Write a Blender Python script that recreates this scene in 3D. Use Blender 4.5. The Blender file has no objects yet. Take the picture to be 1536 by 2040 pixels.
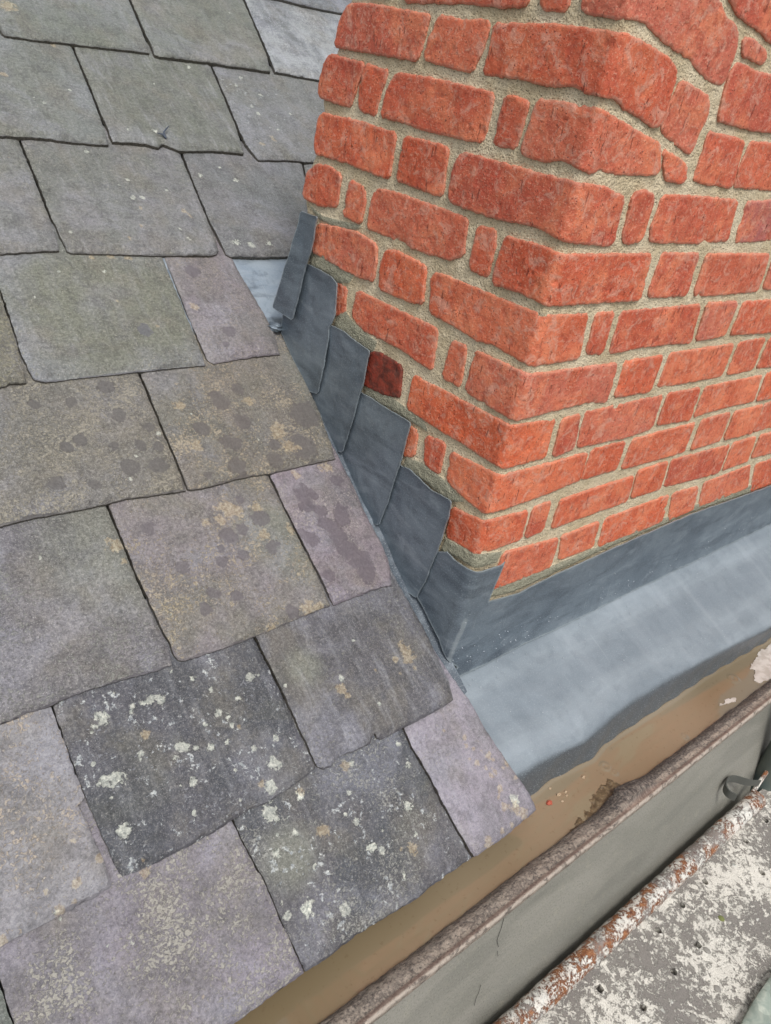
import bpy, math, random
import numpy as np
from mathutils import Matrix, Vector
S = bpy.context.scene
COL = S.collection

# ------------------------------------------------------------------ camera, sky, sun, exposure
F_PX = 1548.34
R = np.array([[0.75797222, -0.63029969, 0.1679298],
              [-0.21205982, -0.48157509, -0.85036232],
              [0.61685391, 0.60893985, -0.49868178]])      # rows: image right, image down, forward (world axes: x along gutter, y up the roof, z up)
CAM = np.array([-0.77301014, -0.5637826, 0.52437266])
cam_d = bpy.data.cameras.new('camera')
cam = bpy.data.objects.new('camera', cam_d); COL.objects.link(cam)
cam_d.sensor_fit = 'HORIZONTAL'; cam_d.sensor_width = 36.0; cam_d.lens = 36.0 * F_PX / 1536.0
cam_d.clip_start = 0.01; cam_d.clip_end = 300
M = Matrix.Identity(4)
for i in range(3):
    M[i][0] = R[0, i]; M[i][1] = -R[1, i]; M[i][2] = -R[2, i]; M[i][3] = CAM[i]
cam.matrix_world = M
S.camera = cam

SUN_EL, SUN_AZ = math.radians(58), math.radians(205)      # azimuth measured from +Y (clockwise)
w = bpy.data.worlds.new('World'); S.world = w; w.use_nodes = True
nt = w.node_tree; nt.nodes.clear()
sky = nt.nodes.new('ShaderNodeTexSky'); sky.sky_type = 'NISHITA'; sky.sun_disc = False
sky.sun_elevation = SUN_EL; sky.sun_rotation = SUN_AZ; sky.air_density = 1.0; sky.dust_density = 4.0; sky.ozone_density = 1.0
hs = nt.nodes.new('ShaderNodeHueSaturation'); hs.inputs['Saturation'].default_value = 0.30
bg = nt.nodes.new('ShaderNodeBackground'); bg.inputs['Strength'].default_value = 0.142
out = nt.nodes.new('ShaderNodeOutputWorld')
nt.links.new(sky.outputs[0], hs.inputs['Color']); nt.links.new(hs.outputs[0], bg.inputs['Color']); nt.links.new(bg.outputs[0], out.inputs['Surface'])
sd = bpy.data.lights.new('sun', 'SUN'); sd.energy = 1.5; sd.angle = math.radians(14); sd.color = (1.0, 0.97, 0.92)
sun = bpy.data.objects.new('sun', sd); COL.objects.link(sun)
sv = Vector((math.sin(SUN_AZ) * math.cos(SUN_EL), math.cos(SUN_AZ) * math.cos(SUN_EL), math.sin(SUN_EL)))
sun.rotation_euler = sv.to_track_quat('Z', 'Y').to_euler(); sun.location = (-2, -2, 5)
S.view_settings.view_transform = 'Standard'; S.view_settings.look = 'None'
S.view_settings.gamma = 1; S.view_settings.use_curve_mapping = False
S.view_settings.exposure = 0.15
S.render.engine = 'CYCLES'

# ------------------------------------------------------------------ pixel <-> place
def ray(u, v): return R.T @ np.array([(u - 768) / F_PX, (v - 1020) / F_PX, 1.0])
def hit(u, v, n, k):
    n = np.array(n, float); r = ray(u, v); t = (k - CAM @ n) / (r @ n); return CAM + t * r
def px_sz(u, v):
    """photo point -> unwrapped chimney coordinates: s<0 on the slope side, s>0 on the gutter side"""
    a = hit(u, v, (1, 0, 0), 0)
    if a[1] > 0: return (-a[1], a[2])
    b = hit(u, v, (0, 1, 0), 0); return (b[0], b[2])
TAN = math.tan(math.radians(32.5)); CP, SP = math.cos(math.radians(32.5)), math.sin(math.radians(32.5))
K0 = -0.265 + 0.025 * TAN
KN = 0.040                                                  # each slate lies a little flatter than the rafters
def roof_pt(u, v, wv):                                      # u along gutter, v up the slope, w out of the roof
    return np.stack([u, v * CP - wv * SP, K0 + v * SP + wv * CP], -1)
def px_roof(x, y, vt=None):
    """photo point -> (u, v) on the top of a slate whose tail is at vt"""
    n = np.array([0, -SP, CP])
    c0 = K0 * CP
    if vt is None:
        P = hit(x, y, n, c0)
    else:                                                   # w + (v-vt)*KN = 0
        e_v = np.array([0, CP, SP]); nn = n + KN * e_v
        P = hit(x, y, nn, c0 + KN * (vt + K0 * SP))
    v = P[1] * CP + (P[2] - K0) * SP
    return (P[0], v)

# ------------------------------------------------------------------ numpy noise
_tabs = {}
def _tab(seed):
    if seed not in _tabs: _tabs[seed] = np.random.RandomState(seed).rand(256, 256)
    return _tabs[seed]
def vnoise(x, y, seed):
    t = _tab(seed % 97); x = x + 13.7 * (seed % 31); y = y + 7.3 * (seed % 17)
    xi = np.floor(x).astype(int); yi = np.floor(y).astype(int); fx = x - xi; fy = y - yi
    fx = fx * fx * fx * (fx * (fx * 6 - 15) + 10); fy = fy * fy * fy * (fy * (fy * 6 - 15) + 10)
    a = t[xi % 256, yi % 256]; b = t[(xi + 1) % 256, yi % 256]; c = t[xi % 256, (yi + 1) % 256]; d = t[(xi + 1) % 256, (yi + 1) % 256]
    return (a + (b - a) * fx) * (1 - fy) + (c + (d - c) * fx) * fy
def fbm(x, y, freq, octv, seed, rough=0.5):
    r = 0; a = 1; s = 0
    for o in range(octv):
        r = r + a * (vnoise(x * freq, y * freq, seed + o * 5) - .5); s += a; a *= rough; freq *= 2.03
    return r / s * 2

# ------------------------------------------------------------------ mesh helpers
def sdf(poly, X, Y):
    P = np.array(poly, float); Q = np.roll(P, -1, 0)
    dmin = np.full(X.shape, 1e9); ins = np.zeros(X.shape, bool)
    for (ax, ay), (bx, by) in zip(P, Q):
        ex, ey = bx - ax, by - ay; L = ex * ex + ey * ey + 1e-18
        t = np.clip(((X - ax) * ex + (Y - ay) * ey) / L, 0, 1)
        dmin = np.minimum(dmin, (X - ax - t * ex) ** 2 + (Y - ay - t * ey) ** 2)
        if ay != by:
            c = ((ay > Y) != (by > Y)) & (X < (bx - ax) * (Y - ay) / (by - ay) + ax); ins ^= c
    return np.where(ins, 1, -1) * np.sqrt(dmin)
def chaikin(p, n=1, r=.25):
    for _ in range(n):
        q = []
        for i in range(len(p)):
            a = np.array(p[i]); b = np.array(p[(i + 1) % len(p)])
            q += [tuple(a + (b - a) * r), tuple(b - (b - a) * r)]
        p = q
    return p
def roundc(p, r):
    q = []
    for i in range(len(p)):
        a, b = np.array(p[i], float), np.array(p[(i + 1) % len(p)], float); L = np.linalg.norm(b - a) + 1e-9; t = min(r / L, .33)
        q += [tuple(a + (b - a) * t), tuple(b - (b - a) * t)]
    return q
class Bag:
    def __init__(s): s.v = []; s.q = []; s.sm = []; s.t = []; s.c = []; s.n = 0
    def add(s, verts, quads, smooth, tex, col=None):
        s.v.append(verts); s.q.append(quads + s.n); s.sm.append(np.full(len(quads), smooth)); s.t.append(tex)
        s.c.append(np.zeros((len(verts), 4)) if col is None else col); s.n += len(verts)
    def build(s, name, mat, parent=None, col_link=True):
        V = np.concatenate(s.v); Q = np.concatenate(s.q); SM = np.concatenate(s.sm); T = np.concatenate(s.t); C = np.concatenate(s.c)
        ctr = V.mean(0); me = bpy.data.meshes.new(name)
        tri = Q[:, 2] == Q[:, 3]
        me.vertices.add(len(V)); me.vertices.foreach_set('co', (V - ctr).astype(np.float32).ravel())
        cnt = np.where(tri, 3, 4); idx = Q.ravel()[np.stack([np.ones_like(tri)] * 3 + [~tri], 1).ravel()]
        me.loops.add(len(idx)); me.loops.foreach_set('vertex_index', idx.astype(np.int32))
        me.polygons.add(len(Q)); me.polygons.foreach_set('loop_start', np.concatenate([[0], np.cumsum(cnt)[:-1]]).astype(np.int32))
        try: me.polygons.foreach_set('loop_total', cnt.astype(np.int32))
        except Exception: pass
        me.update(calc_edges=True)
        me.polygons.foreach_set('use_smooth', SM)
        a = me.attributes.new('tex', 'FLOAT_VECTOR', 'POINT'); a.data.foreach_set('vector', T.astype(np.float32).ravel())
        a = me.attributes.new('mark', 'FLOAT_COLOR', 'POINT'); a.data.foreach_set('color', C.astype(np.float32).ravel())
        me.update(); me.materials.append(mat)
        o = bpy.data.objects.new(name, me); COL.objects.link(o); o.location = ctr
        if parent is not None:
            o.parent = parent; o.location = ctr - np.array(parent.location)
        return o
def bounds_edges(Q):
    E = np.concatenate([Q[:, [0, 1]], Q[:, [1, 2]], Q[:, [2, 3]], Q[:, [3, 0]]]); E = E[E[:, 0] != E[:, 1]]
    N = Q.max() + 1; k = E[:, 0] * N + E[:, 1]; r = E[:, 1] * N + E[:, 0]
    return E[~np.isin(k, r)]
def patch(poly, res, shrink=0., noise=0., nf=90., seed=1, holes=None):
    """fine grid clipped to an outline whose edge wanders; returns points, distance to edge, quads"""
    P = np.array(poly); x0, y0 = P.min(0) - 2 * res; x1, y1 = P.max(0) + 2 * res
    xs = np.arange(x0, x1 + res, res); ys = np.arange(y0, y1 + res, res); X, Y = np.meshgrid(xs, ys, indexing='ij')
    D = sdf(poly, X, Y) - shrink
    if holes:
        for (hx, hy, hr) in holes: D = np.minimum(D, np.hypot(X - hx, Y - hy) - hr)
    if noise: D = D + noise * fbm(X, Y, nf, 4, seed, .6) * 1.6 - noise * .3
    gx, gy = np.gradient(D, res); g2 = np.maximum(gx * gx + gy * gy, .3)
    m = D > 0
    cell = m[:-1, :-1] | m[1:, :-1] | m[1:, 1:] | m[:-1, 1:]
    X2 = np.where(m, X, X - D * gx / g2); Y2 = np.where(m, Y, Y - D * gy / g2)
    nx, ny = X.shape; id_ = np.arange(nx * ny).reshape(nx, ny)
    Q = np.stack([id_[:-1, :-1], id_[1:, :-1], id_[1:, 1:], id_[:-1, 1:]], -1)[cell]
    used, inv = np.unique(Q, return_inverse=True); Q = inv.reshape(-1, 4)
    return X2.ravel()[used], Y2.ravel()[used], np.maximum(D, 0).ravel()[used], Q
def slab(bag, X, Y, Q, h, thick, mapf, tex3, col, wall_col=None, rim=0.0):
    """surface at height h plus its edge wall going down by thick"""
    T = np.stack([X, Y, np.full(len(X), tex3)], -1)
    bag.add(mapf(X, Y, h), Q, True, T, col)
    E = bounds_edges(Q); a, b = E[:, 0], E[:, 1]; n = len(E)
    us, inv = np.unique(E, return_inverse=True); inv = inv.reshape(-1, 2)
    top = mapf(X[us], Y[us], h[us]); bot = mapf(X[us], Y[us], h[us] - thick)
    V = np.concatenate([top, bot]); m = len(us)
    W = np.stack([inv[:, 1], inv[:, 0], inv[:, 0] + m, inv[:, 1] + m], -1)
    T2 = T[us].copy(); T3 = T[us].copy(); T3[:, :2] += thick * .7
    if rim: T2[:, 2] = 1.; T3[:, 2] = 1.
    c = col[us] if col is not None else np.zeros((m, 4))
    bag.add(V, W, False, np.concatenate([T2, T3]), np.concatenate([c, c]))
def tube(bag, pts, rad, seg=12, caps=True, seed=0):
    pts = np.array(pts, float); n = len(pts); rad = np.broadcast_to(rad, n)
    tg = np.gradient(pts, axis=0); tg /= np.linalg.norm(tg, axis=1)[:, None]
    up = np.array([0, 0, 1.]) if abs(tg[0][2]) < .9 else np.array([1., 0, 0])
    V = []; T = []; acc = 0
    for i in range(n):
        if i: acc += np.linalg.norm(pts[i] - pts[i - 1])
        s = np.cross(tg[i], up); s /= np.linalg.norm(s); t = np.cross(s, tg[i])
        for k in range(seg):
            a = 2 * math.pi * k / seg; V.append(pts[i] + rad[i] * (math.cos(a) * s + math.sin(a) * t)); T.append((acc, a * rad[i], seed))
    Q = [(i * seg + k, i * seg + (k + 1) % seg, (i + 1) * seg + (k + 1) % seg, (i + 1) * seg + k) for i in range(n - 1) for k in range(seg)]
    bag.add(np.array(V), np.array(Q), True, np.array(T, float))
    if caps:
        for i0, c in ((0, pts[0]), ((n - 1) * seg, pts[-1])):
            vv = np.array([V[i0 + k] for k in range(seg)] + [c]); qq = np.array([(seg, k, (k + 1) % seg, (k + 1) % seg) for k in range(seg)])
            bag.add(vv, qq, False, np.array([(0, 0, seed)] * (seg + 1), float))
def blob(bag, c, r, seed, n=14, flat=(1, 1, 1), amp=.25):
    th = np.linspace(0, math.pi, n); ph = np.linspace(0, 2 * math.pi, 2 * n, endpoint=False)
    TH, PH = np.meshgrid(th, ph, indexing='ij')
    d = np.stack([np.sin(TH) * np.cos(PH), np.sin(TH) * np.sin(PH), np.cos(TH)], -1)
    k = 1 + amp * fbm(d[..., 0] + 2 * d[..., 2], d[..., 1] - d[..., 2], 1.7, 3, seed)
    k[0] = k[0].mean(); k[-1] = k[-1].mean()
    V = (np.array(c) + d * k[..., None] * r * np.array(flat)).reshape(-1, 3); m = 2 * n
    Q = np.array([(i * m + j, (i + 1) * m + j, (i + 1) * m + (j + 1) % m, i * m + (j + 1) % m) for i in range(n - 1) for j in range(m)])
    bag.add(V, Q, True, (V * 1.0))
def empty(name, loc, label=None, cat=None, group=None):
    o = bpy.data.objects.new(name, None); COL.objects.link(o); o.location = loc; o.empty_display_size = .05
    return tag(o, label, cat, group)
def tag(o, label=None, cat=None, group=None, kind=None):
    if label: o['label'] = label
    if cat: o['category'] = cat
    if group: o['group'] = group
    if kind: o['kind'] = kind
    return o

# ------------------------------------------------------------------ materials
def lin(c):
    c = np.array(c, float) / 255.; c = np.where(c <= .04045, c / 12.92, ((c + .055) / 1.055) ** 2.4); return (float(c[0]), float(c[1]), float(c[2]), 1.)
class N:
    def __init__(s, name):
        s.m = bpy.data.materials.new(name); s.m.use_nodes = True; s.t = s.m.node_tree; s.t.nodes.clear()
        s.o = s.t.nodes.new('ShaderNodeOutputMaterial'); s.b = s.t.nodes.new('ShaderNodeBsdfPrincipled')
        s.t.links.new(s.b.outputs[0], s.o.inputs['Surface'])
        a = s.t.nodes.new('ShaderNodeAttribute'); a.attribute_name = 'tex'; s.vec = a.outputs['Vector']
        a = s.t.nodes.new('ShaderNodeAttribute'); a.attribute_name = 'mark'; s.mark = a.outputs['Color']; s.marka = a.outputs['Alpha']
        x = s.t.nodes.new('ShaderNodeSeparateColor'); s.t.links.new(s.mark, x.inputs[0]); s.mr, s.mg, s.mb = x.outputs[0], x.outputs[1], x.outputs[2]
    def ln(s, v, sock):
        if isinstance(v, (int, float)): sock.default_value = v
        elif isinstance(v, tuple): sock.default_value = v if len(v) == len(sock.default_value) else v[:3]
        else: s.t.links.new(v, sock)
    def math(s, op, a, b=0., c=None, clamp=False):
        n = s.t.nodes.new('ShaderNodeMath'); n.operation = op; n.use_clamp = clamp; s.ln(a, n.inputs[0]); s.ln(b, n.inputs[1])
        if c is not None: s.ln(c, n.inputs[2])
        return n.outputs[0]
    def scale(s, v, xyz, off=(0, 0, 0), rot=0):
        n = s.t.nodes.new('ShaderNodeMapping'); s.ln(v, n.inputs[0]); n.inputs['Scale'].default_value = xyz; n.inputs['Location'].default_value = off
        n.inputs['Rotation'].default_value = (0, 0, rot); return n.outputs[0]
    def noise(s, v, sc, det=4., ro=.55, dist=0.):
        n = s.t.nodes.new('ShaderNodeTexNoise'); s.ln(v, n.inputs['Vector']); n.inputs['Scale'].default_value = sc; n.inputs['Detail'].default_value = det
        n.inputs['Roughness'].default_value = ro; n.inputs['Distortion'].default_value = dist; return n.outputs['Fac']
    def vor(s, v, sc, feat='F1', rnd=1.):
        n = s.t.nodes.new('ShaderNodeTexVoronoi'); n.feature = feat; s.ln(v, n.inputs['Vector']); n.inputs['Scale'].default_value = sc; n.inputs['Randomness'].default_value = rnd
        return n.outputs['Distance'], n.outputs.get('Color')
    def step(s, v, lo, hi):
        n = s.t.nodes.new('ShaderNodeMapRange'); n.interpolation_type = 'SMOOTHSTEP'; s.ln(v, n.inputs[0]); s.ln(lo, n.inputs[1]); s.ln(hi, n.inputs[2]); return n.outputs[0]
    def rng(s, v, lo, hi, a, b):
        n = s.t.nodes.new('ShaderNodeMapRange'); s.ln(v, n.inputs[0]); n.inputs[1].default_value = lo; n.inputs[2].default_value = hi; n.inputs[3].default_value = a; n.inputs[4].default_value = b; return n.outputs[0]
    def mix(s, f, a, b, mode='MIX'):
        n = s.t.nodes.new('ShaderNodeMix'); n.data_type = 'RGBA'; n.blend_type = mode; n.clamp_factor = True
        s.ln(f, n.inputs[0]); s.ln(a, n.inputs[6]); s.ln(b, n.inputs[7]); return n.outputs[2]
    def finish(s, color, rough=.6, bump=None, dist=.001, strength=1., spec=.5, metal=0., coat=0.):
        s.ln(color, s.b.inputs['Base Color']); s.ln(rough, s.b.inputs['Roughness']); s.ln(metal, s.b.inputs['Metallic']); s.ln(spec, s.b.inputs['Specular IOR Level'])
        if coat: s.ln(coat, s.b.inputs['Coat Weight']); s.b.inputs['Coat Roughness'].default_value = .15
        if bump is not None:
            n = s.t.nodes.new('ShaderNodeBump'); n.inputs['Strength'].default_value = strength; n.inputs['Distance'].default_value = dist
            s.ln(bump, n.inputs['Height']); s.t.links.new(n.outputs[0], s.b.inputs['Normal'])
        return s.m

G = 1.0                                                      # overall albedo scale from photo colour
def sc(c, k=None):
    l = lin(c); k = G if k is None else k; return (l[0] * k, l[1] * k, l[2] * k, 1.)
def slate_mat(i, A, B, crust=(165, 160, 145), cr=.35, fine=.5, lich=0., spots=0., streak=.3, wet=.75, crustC2=None, patchC=(120, 122, 112)):
    n = N('slate_%02d' % i); v = n.scale(n.vec, (1, 1, 1), (i * 3.17, i * 1.31, 0))
    xz = n.t.nodes.new('ShaderNodeSeparateXYZ'); n.t.links.new(n.vec, xz.inputs[0]); rimf = xz.outputs[2]
    def g(c, k=.74, m=1.02):
        y = .3 * c[0] + .59 * c[1] + .11 * c[2]; k = .95 if c[1] >= max(c) - 1 else k; return sc(tuple(min(250, (y + (x - y) * k) * m) for x in c))
    A_, B_ = g(A), g(B)
    lo = n.noise(v, 7, 3, .6); mid = n.noise(v, 30, 6, .7); hi = n.noise(v, 190, 7, .82); hi2 = n.noise(v, 520, 4, .8)
    st = n.noise(n.scale(v, (1, .14, 1)), 70, 5, .7)
    c = n.mix(n.step(lo, .38, .62), A_, B_)
    c = n.mix(n.math('MULTIPLY', n.step(n.marka, .1, .8), .92), c, g(patchC, .8))
    c = n.mix(n.math('MULTIPLY', n.step(n.noise(v, 11, 5, .65), .47, .66), .4), c, g((122, 114, 96), .8))
    c = n.mix(n.math('MULTIPLY', n.step(n.noise(v, 15, 4, .6, .5), .50, .70), .4), c, g((96, 98, 104)))
    c = n.mix(n.math('MULTIPLY', n.step(st, .48, .66), streak * .75), c, n.mix(.5, c, sc((190, 192, 198))))
    veil = n.noise(v, 6, 4, .55, 1.0); c = n.mix(n.math('MULTIPLY', n.step(veil, .50, .68), .5), c, n.mix(.5, c, sc((168, 170, 186)))); c = n.mix(n.math('MULTIPLY', n.step(veil, .46, .32), .5), c, n.mix(.45, c, sc((84, 86, 68))))
    # mottling and grain of the riven face
    c = n.mix(n.math('MULTIPLY', n.step(mid, .54, .38), .6), c, n.mix(.55, c, sc((52, 51, 52))))
    c = n.mix(n.math('MULTIPLY', n.step(hi, .53, .40), .35 + .35 * fine), c, n.mix(.6, c, sc((40, 40, 41))))
    c = n.mix(n.math('MULTIPLY', n.step(hi, .50, .64), .25 + .3 * fine), c, n.mix(.55, c, sc((190, 187, 180))))
    # round dull marks, a few per slate
    vd, vc = n.vor(v, 26); x = n.t.nodes.new('ShaderNodeSeparateColor'); n.t.links.new(vc, x.inputs[0])
    rr = n.math('MULTIPLY', n.step(x.outputs[0], .70, 1.1), .6); e = n.math('SUBTRACT', n.math('SUBTRACT', rr, vd), n.math('MULTIPLY', mid, .35))
    c = n.mix(n.math('MULTIPLY', n.step(e, -.05, .10), .22), c, n.mix(.3, sc((84, 82, 84)), A_))
    # fine pale crust in drifts
    dr = n.noise(v, 9, 5, .65)
    fil = n.noise(v, 250, 5, .72, .9)
    cov = n.math('ADD', n.math('MULTIPLY', n.step(dr, .40, .62), .75), n.math('MULTIPLY', n.step(mid, .4, .6), .25))
    thr = n.math('SUBTRACT', .645 - .03 * cr, n.math('MULTIPLY', cov, .05 + .17 * cr))
    cm = n.step(fil, thr, n.math('ADD', thr, .045))
    cc = n.mix(n.step(mid, .4, .6), g(crust, .8, 1.), g(crustC2 or crust, .8, 1.))
    cm = n.math('MULTIPLY', cm, n.step(n.mb, .7, .3))
    c = n.mix(n.math('MULTIPLY', cm, .45 + .4 * cr), c, cc)
    c = n.mix(n.math('MULTIPLY', n.step(hi2, .42, .36), .5), c, sc((44, 43, 43)))
    sp = n.step(hi2, .57, .64); c = n.mix(n.math('MULTIPLY', sp, .25 + .45 * fine), c, sc((196, 194, 188)))
    irr = n.noise(v, 75, 4, .65, .8)
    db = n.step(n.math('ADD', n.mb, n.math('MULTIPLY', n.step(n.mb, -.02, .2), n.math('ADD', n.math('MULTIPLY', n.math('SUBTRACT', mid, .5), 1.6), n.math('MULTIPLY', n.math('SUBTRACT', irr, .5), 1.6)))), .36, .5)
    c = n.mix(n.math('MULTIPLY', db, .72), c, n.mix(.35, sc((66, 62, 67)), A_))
    # pale lichens
    ln = n.noise(v, 120, 6, .78, .4); ln2 = n.noise(v, 40, 3, .6)
    lm = n.noise(v, 14, 3, .6)
    if lich:
        t = n.math('SUBTRACT', .645 - .05 * lich, n.math('MULTIPLY', n.step(lm, .40, .62), .04 + .07 * lich))
        wl = n.step(n.noise(v, 85, 7, .74, .3), t, n.math('ADD', t, .03))
        c = n.mix(n.math('MULTIPLY', wl, .8), c, n.mix(n.step(hi, .42, .6), sc((142, 148, 154)), sc((214, 218, 214))))
    f = n.math('ADD', n.math('MULTIPLY', n.math('SUBTRACT', ln, .5), 2.6), n.math('MULTIPLY', n.math('SUBTRACT', ln2, .5), 1.4))
    pw = n.step(n.math('ADD', n.mr, n.math('MULTIPLY', f, n.step(n.mr, -.02, .2))), .50, .60)
    c = n.mix(n.math('MULTIPLY', pw, n.rng(ln2, .35, .6, .95, .55)), c, n.mix(n.step(hi, .4, .6), sc((158, 164, 156)), sc((226, 227, 214))))
    po = n.step(n.math('ADD', n.mg, n.math('MULTIPLY', f, n.step(n.mg, -.02, .2))), .52, .66)
    c = n.mix(n.math('MULTIPLY', po, .42), c, n.mix(n.step(hi, .42, .58), sc((160, 138, 104)), sc((206, 192, 160))))
    h = n.math('ADD', n.math('MULTIPLY', hi, 1.1), n.math('ADD', n.math('MULTIPLY', mid, 1.4), n.math('MULTIPLY', cm, .3)))
    h = n.math('ADD', h, n.math('ADD', n.math('MULTIPLY', pw, .2), n.math('MULTIPLY', st, .7)))
    lay = n.noise(n.scale(v, (1, 1, 1)), 420, 3, .7)
    c = n.mix(n.math('MULTIPLY', n.step(rimf, .5, .9), .8), c, n.mix(n.step(lay, .45, .58), sc((56, 53, 48)), sc((112, 106, 94))))
    ro = n.rng(lo, .3, .7, .60 - .26 * wet, .70 - .16 * wet); ro = n.math('ADD', ro, n.math('MULTIPLY', cm, .15))
    return n.finish(c, ro, h, .0014, 1., spec=.5)

def brick_mat():
    n = N('weathered_red_brick'); v = n.vec
    # mark: r = brick random, g = brick random 2, b = dark (burnt header), a = distance to edge
    lo = n.noise(v, 16, 4, .6, .6); mid = n.noise(v, 60, 5, .65); hi = n.noise(v, 330, 5, .7); st = n.noise(n.scale(v, (1, .22, 1)), 120, 4, .6)
    red = n.mix(n.mr, sc((194, 91, 68)), sc((220, 107, 66)))
    red = n.mix(n.math('MULTIPLY', n.step(n.mg, .45, .62), .5), red, sc((212, 126, 96))); red = n.mix(n.math('MULTIPLY', n.step(n.mg, .36, .2), .6), red, sc((174, 76, 60)))
    red = n.mix(n.step(n.mg, .65, 1.), red, sc((176, 98, 94)))
    red = n.mix(n.step(n.mg, .12, 0.), red, sc((204, 98, 66)))
    c = n.mix(n.math('MULTIPLY', n.step(lo, .42, .68), .75), red, sc((226, 134, 96)))
    c = n.mix(n.math('MULTIPLY', n.step(n.noise(v, 13, 3, .5, .5), .50, .62), .55), c, n.mix(n.mr, sc((180, 84, 64)), sc((192, 84, 50))))
    c = n.mix(n.math('MULTIPLY', n.step(mid, .50, .34), .5), c, sc((158, 62, 46)))
    c = n.mix(n.math('MULTIPLY', n.step(n.noise(v, 48, 6, .75, .8), .50, .64), .55), c, sc((214, 168, 148)))
    c = n.mix(n.math('MULTIPLY', n.step(st, .50, .66), .15), c, sc((226, 150, 120)))
    c = n.mix(n.math('MULTIPLY', n.step(hi, .54, .64), .45), c, sc((228, 178, 150)))
    c = n.mix(n.math('MULTIPLY', n.step(n.noise(v, 170, 5, .7), .38, .30), .85), c, sc((84, 30, 26)))
    pv, _p = n.vor(v, 210); pm_ = n.math('MULTIPLY', n.step(pv, .22, .14), n.step(n.noise(v, 60, 3, .6), .50, .56)); c = n.mix(n.math('MULTIPLY', pm_, .8), c, sc((92, 34, 28)))
    dash = n.noise(n.scale(v, (1, .2, 1), rot=.25), 190, 2, .5); c = n.mix(n.math('MULTIPLY', n.step(dash, .68, .74), .5), c, sc((108, 34, 26)))
    # mortar smear / bloom near the edges
    ed = n.math('ADD', n.marka, n.math('MULTIPLY', n.math('SUBTRACT', mid, .5), .010))
    c = n.mix(n.math('MULTIPLY', n.step(ed, .004, .0), .42), c, sc((206, 150, 126)))
    c = n.mix(n.math('MULTIPLY', n.mb, .85), c, n.mix(n.step(mid, .4, .6), sc((70, 28, 24)), sc((128, 46, 34))))
    h = n.math('ADD', n.math('MULTIPLY', mid, 1.1), n.math('ADD', n.math('MULTIPLY', hi, .7), n.math('MULTIPLY', st, .15)))
    h = n.math('SUBTRACT', h, n.math('MULTIPLY', n.step(dash, .66, .72), .9))
    ro = n.rng(lo, .3, .7, .5, .68)
    return n.finish(c, ro, h, .0022, .9, spec=.4)
def mortar_mat():
    n = N('sandy_lime_mortar'); v = n.vec
    lo = n.noise(v, 14, 4, .6); g = n.noise(v, 420, 3, .6); g2 = n.noise(v, 260, 2, .5); vd, _ = n.vor(v, 330)
    c = n.mix(n.step(lo, .35, .65), sc((200, 184, 152)), sc((218, 204, 176)))
    c = n.mix(n.math('MULTIPLY', n.step(n.mr, .3, .7), .9), c, sc((150, 150, 132)))
    c = n.mix(n.math('MULTIPLY', n.step(g, .44, .34), .9), c, sc((92, 84, 70)))
    c = n.mix(n.math('MULTIPLY', n.step(g2, .64, .74), .8), c, sc((222, 212, 190)))
    c = n.mix(n.math('MULTIPLY', n.step(n.noise(v, 700, 2, .5), .34, .26), .8), c, sc((58, 54, 48)))
    h = n.math('ADD', g, n.math('ADD', n.math('MULTIPLY', n.noise(v, 90, 4, .6), 2.2), n.math('MULTIPLY', vd, .5)))
    return n.finish(c, .85, h, .002, 1., spec=.25)
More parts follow.
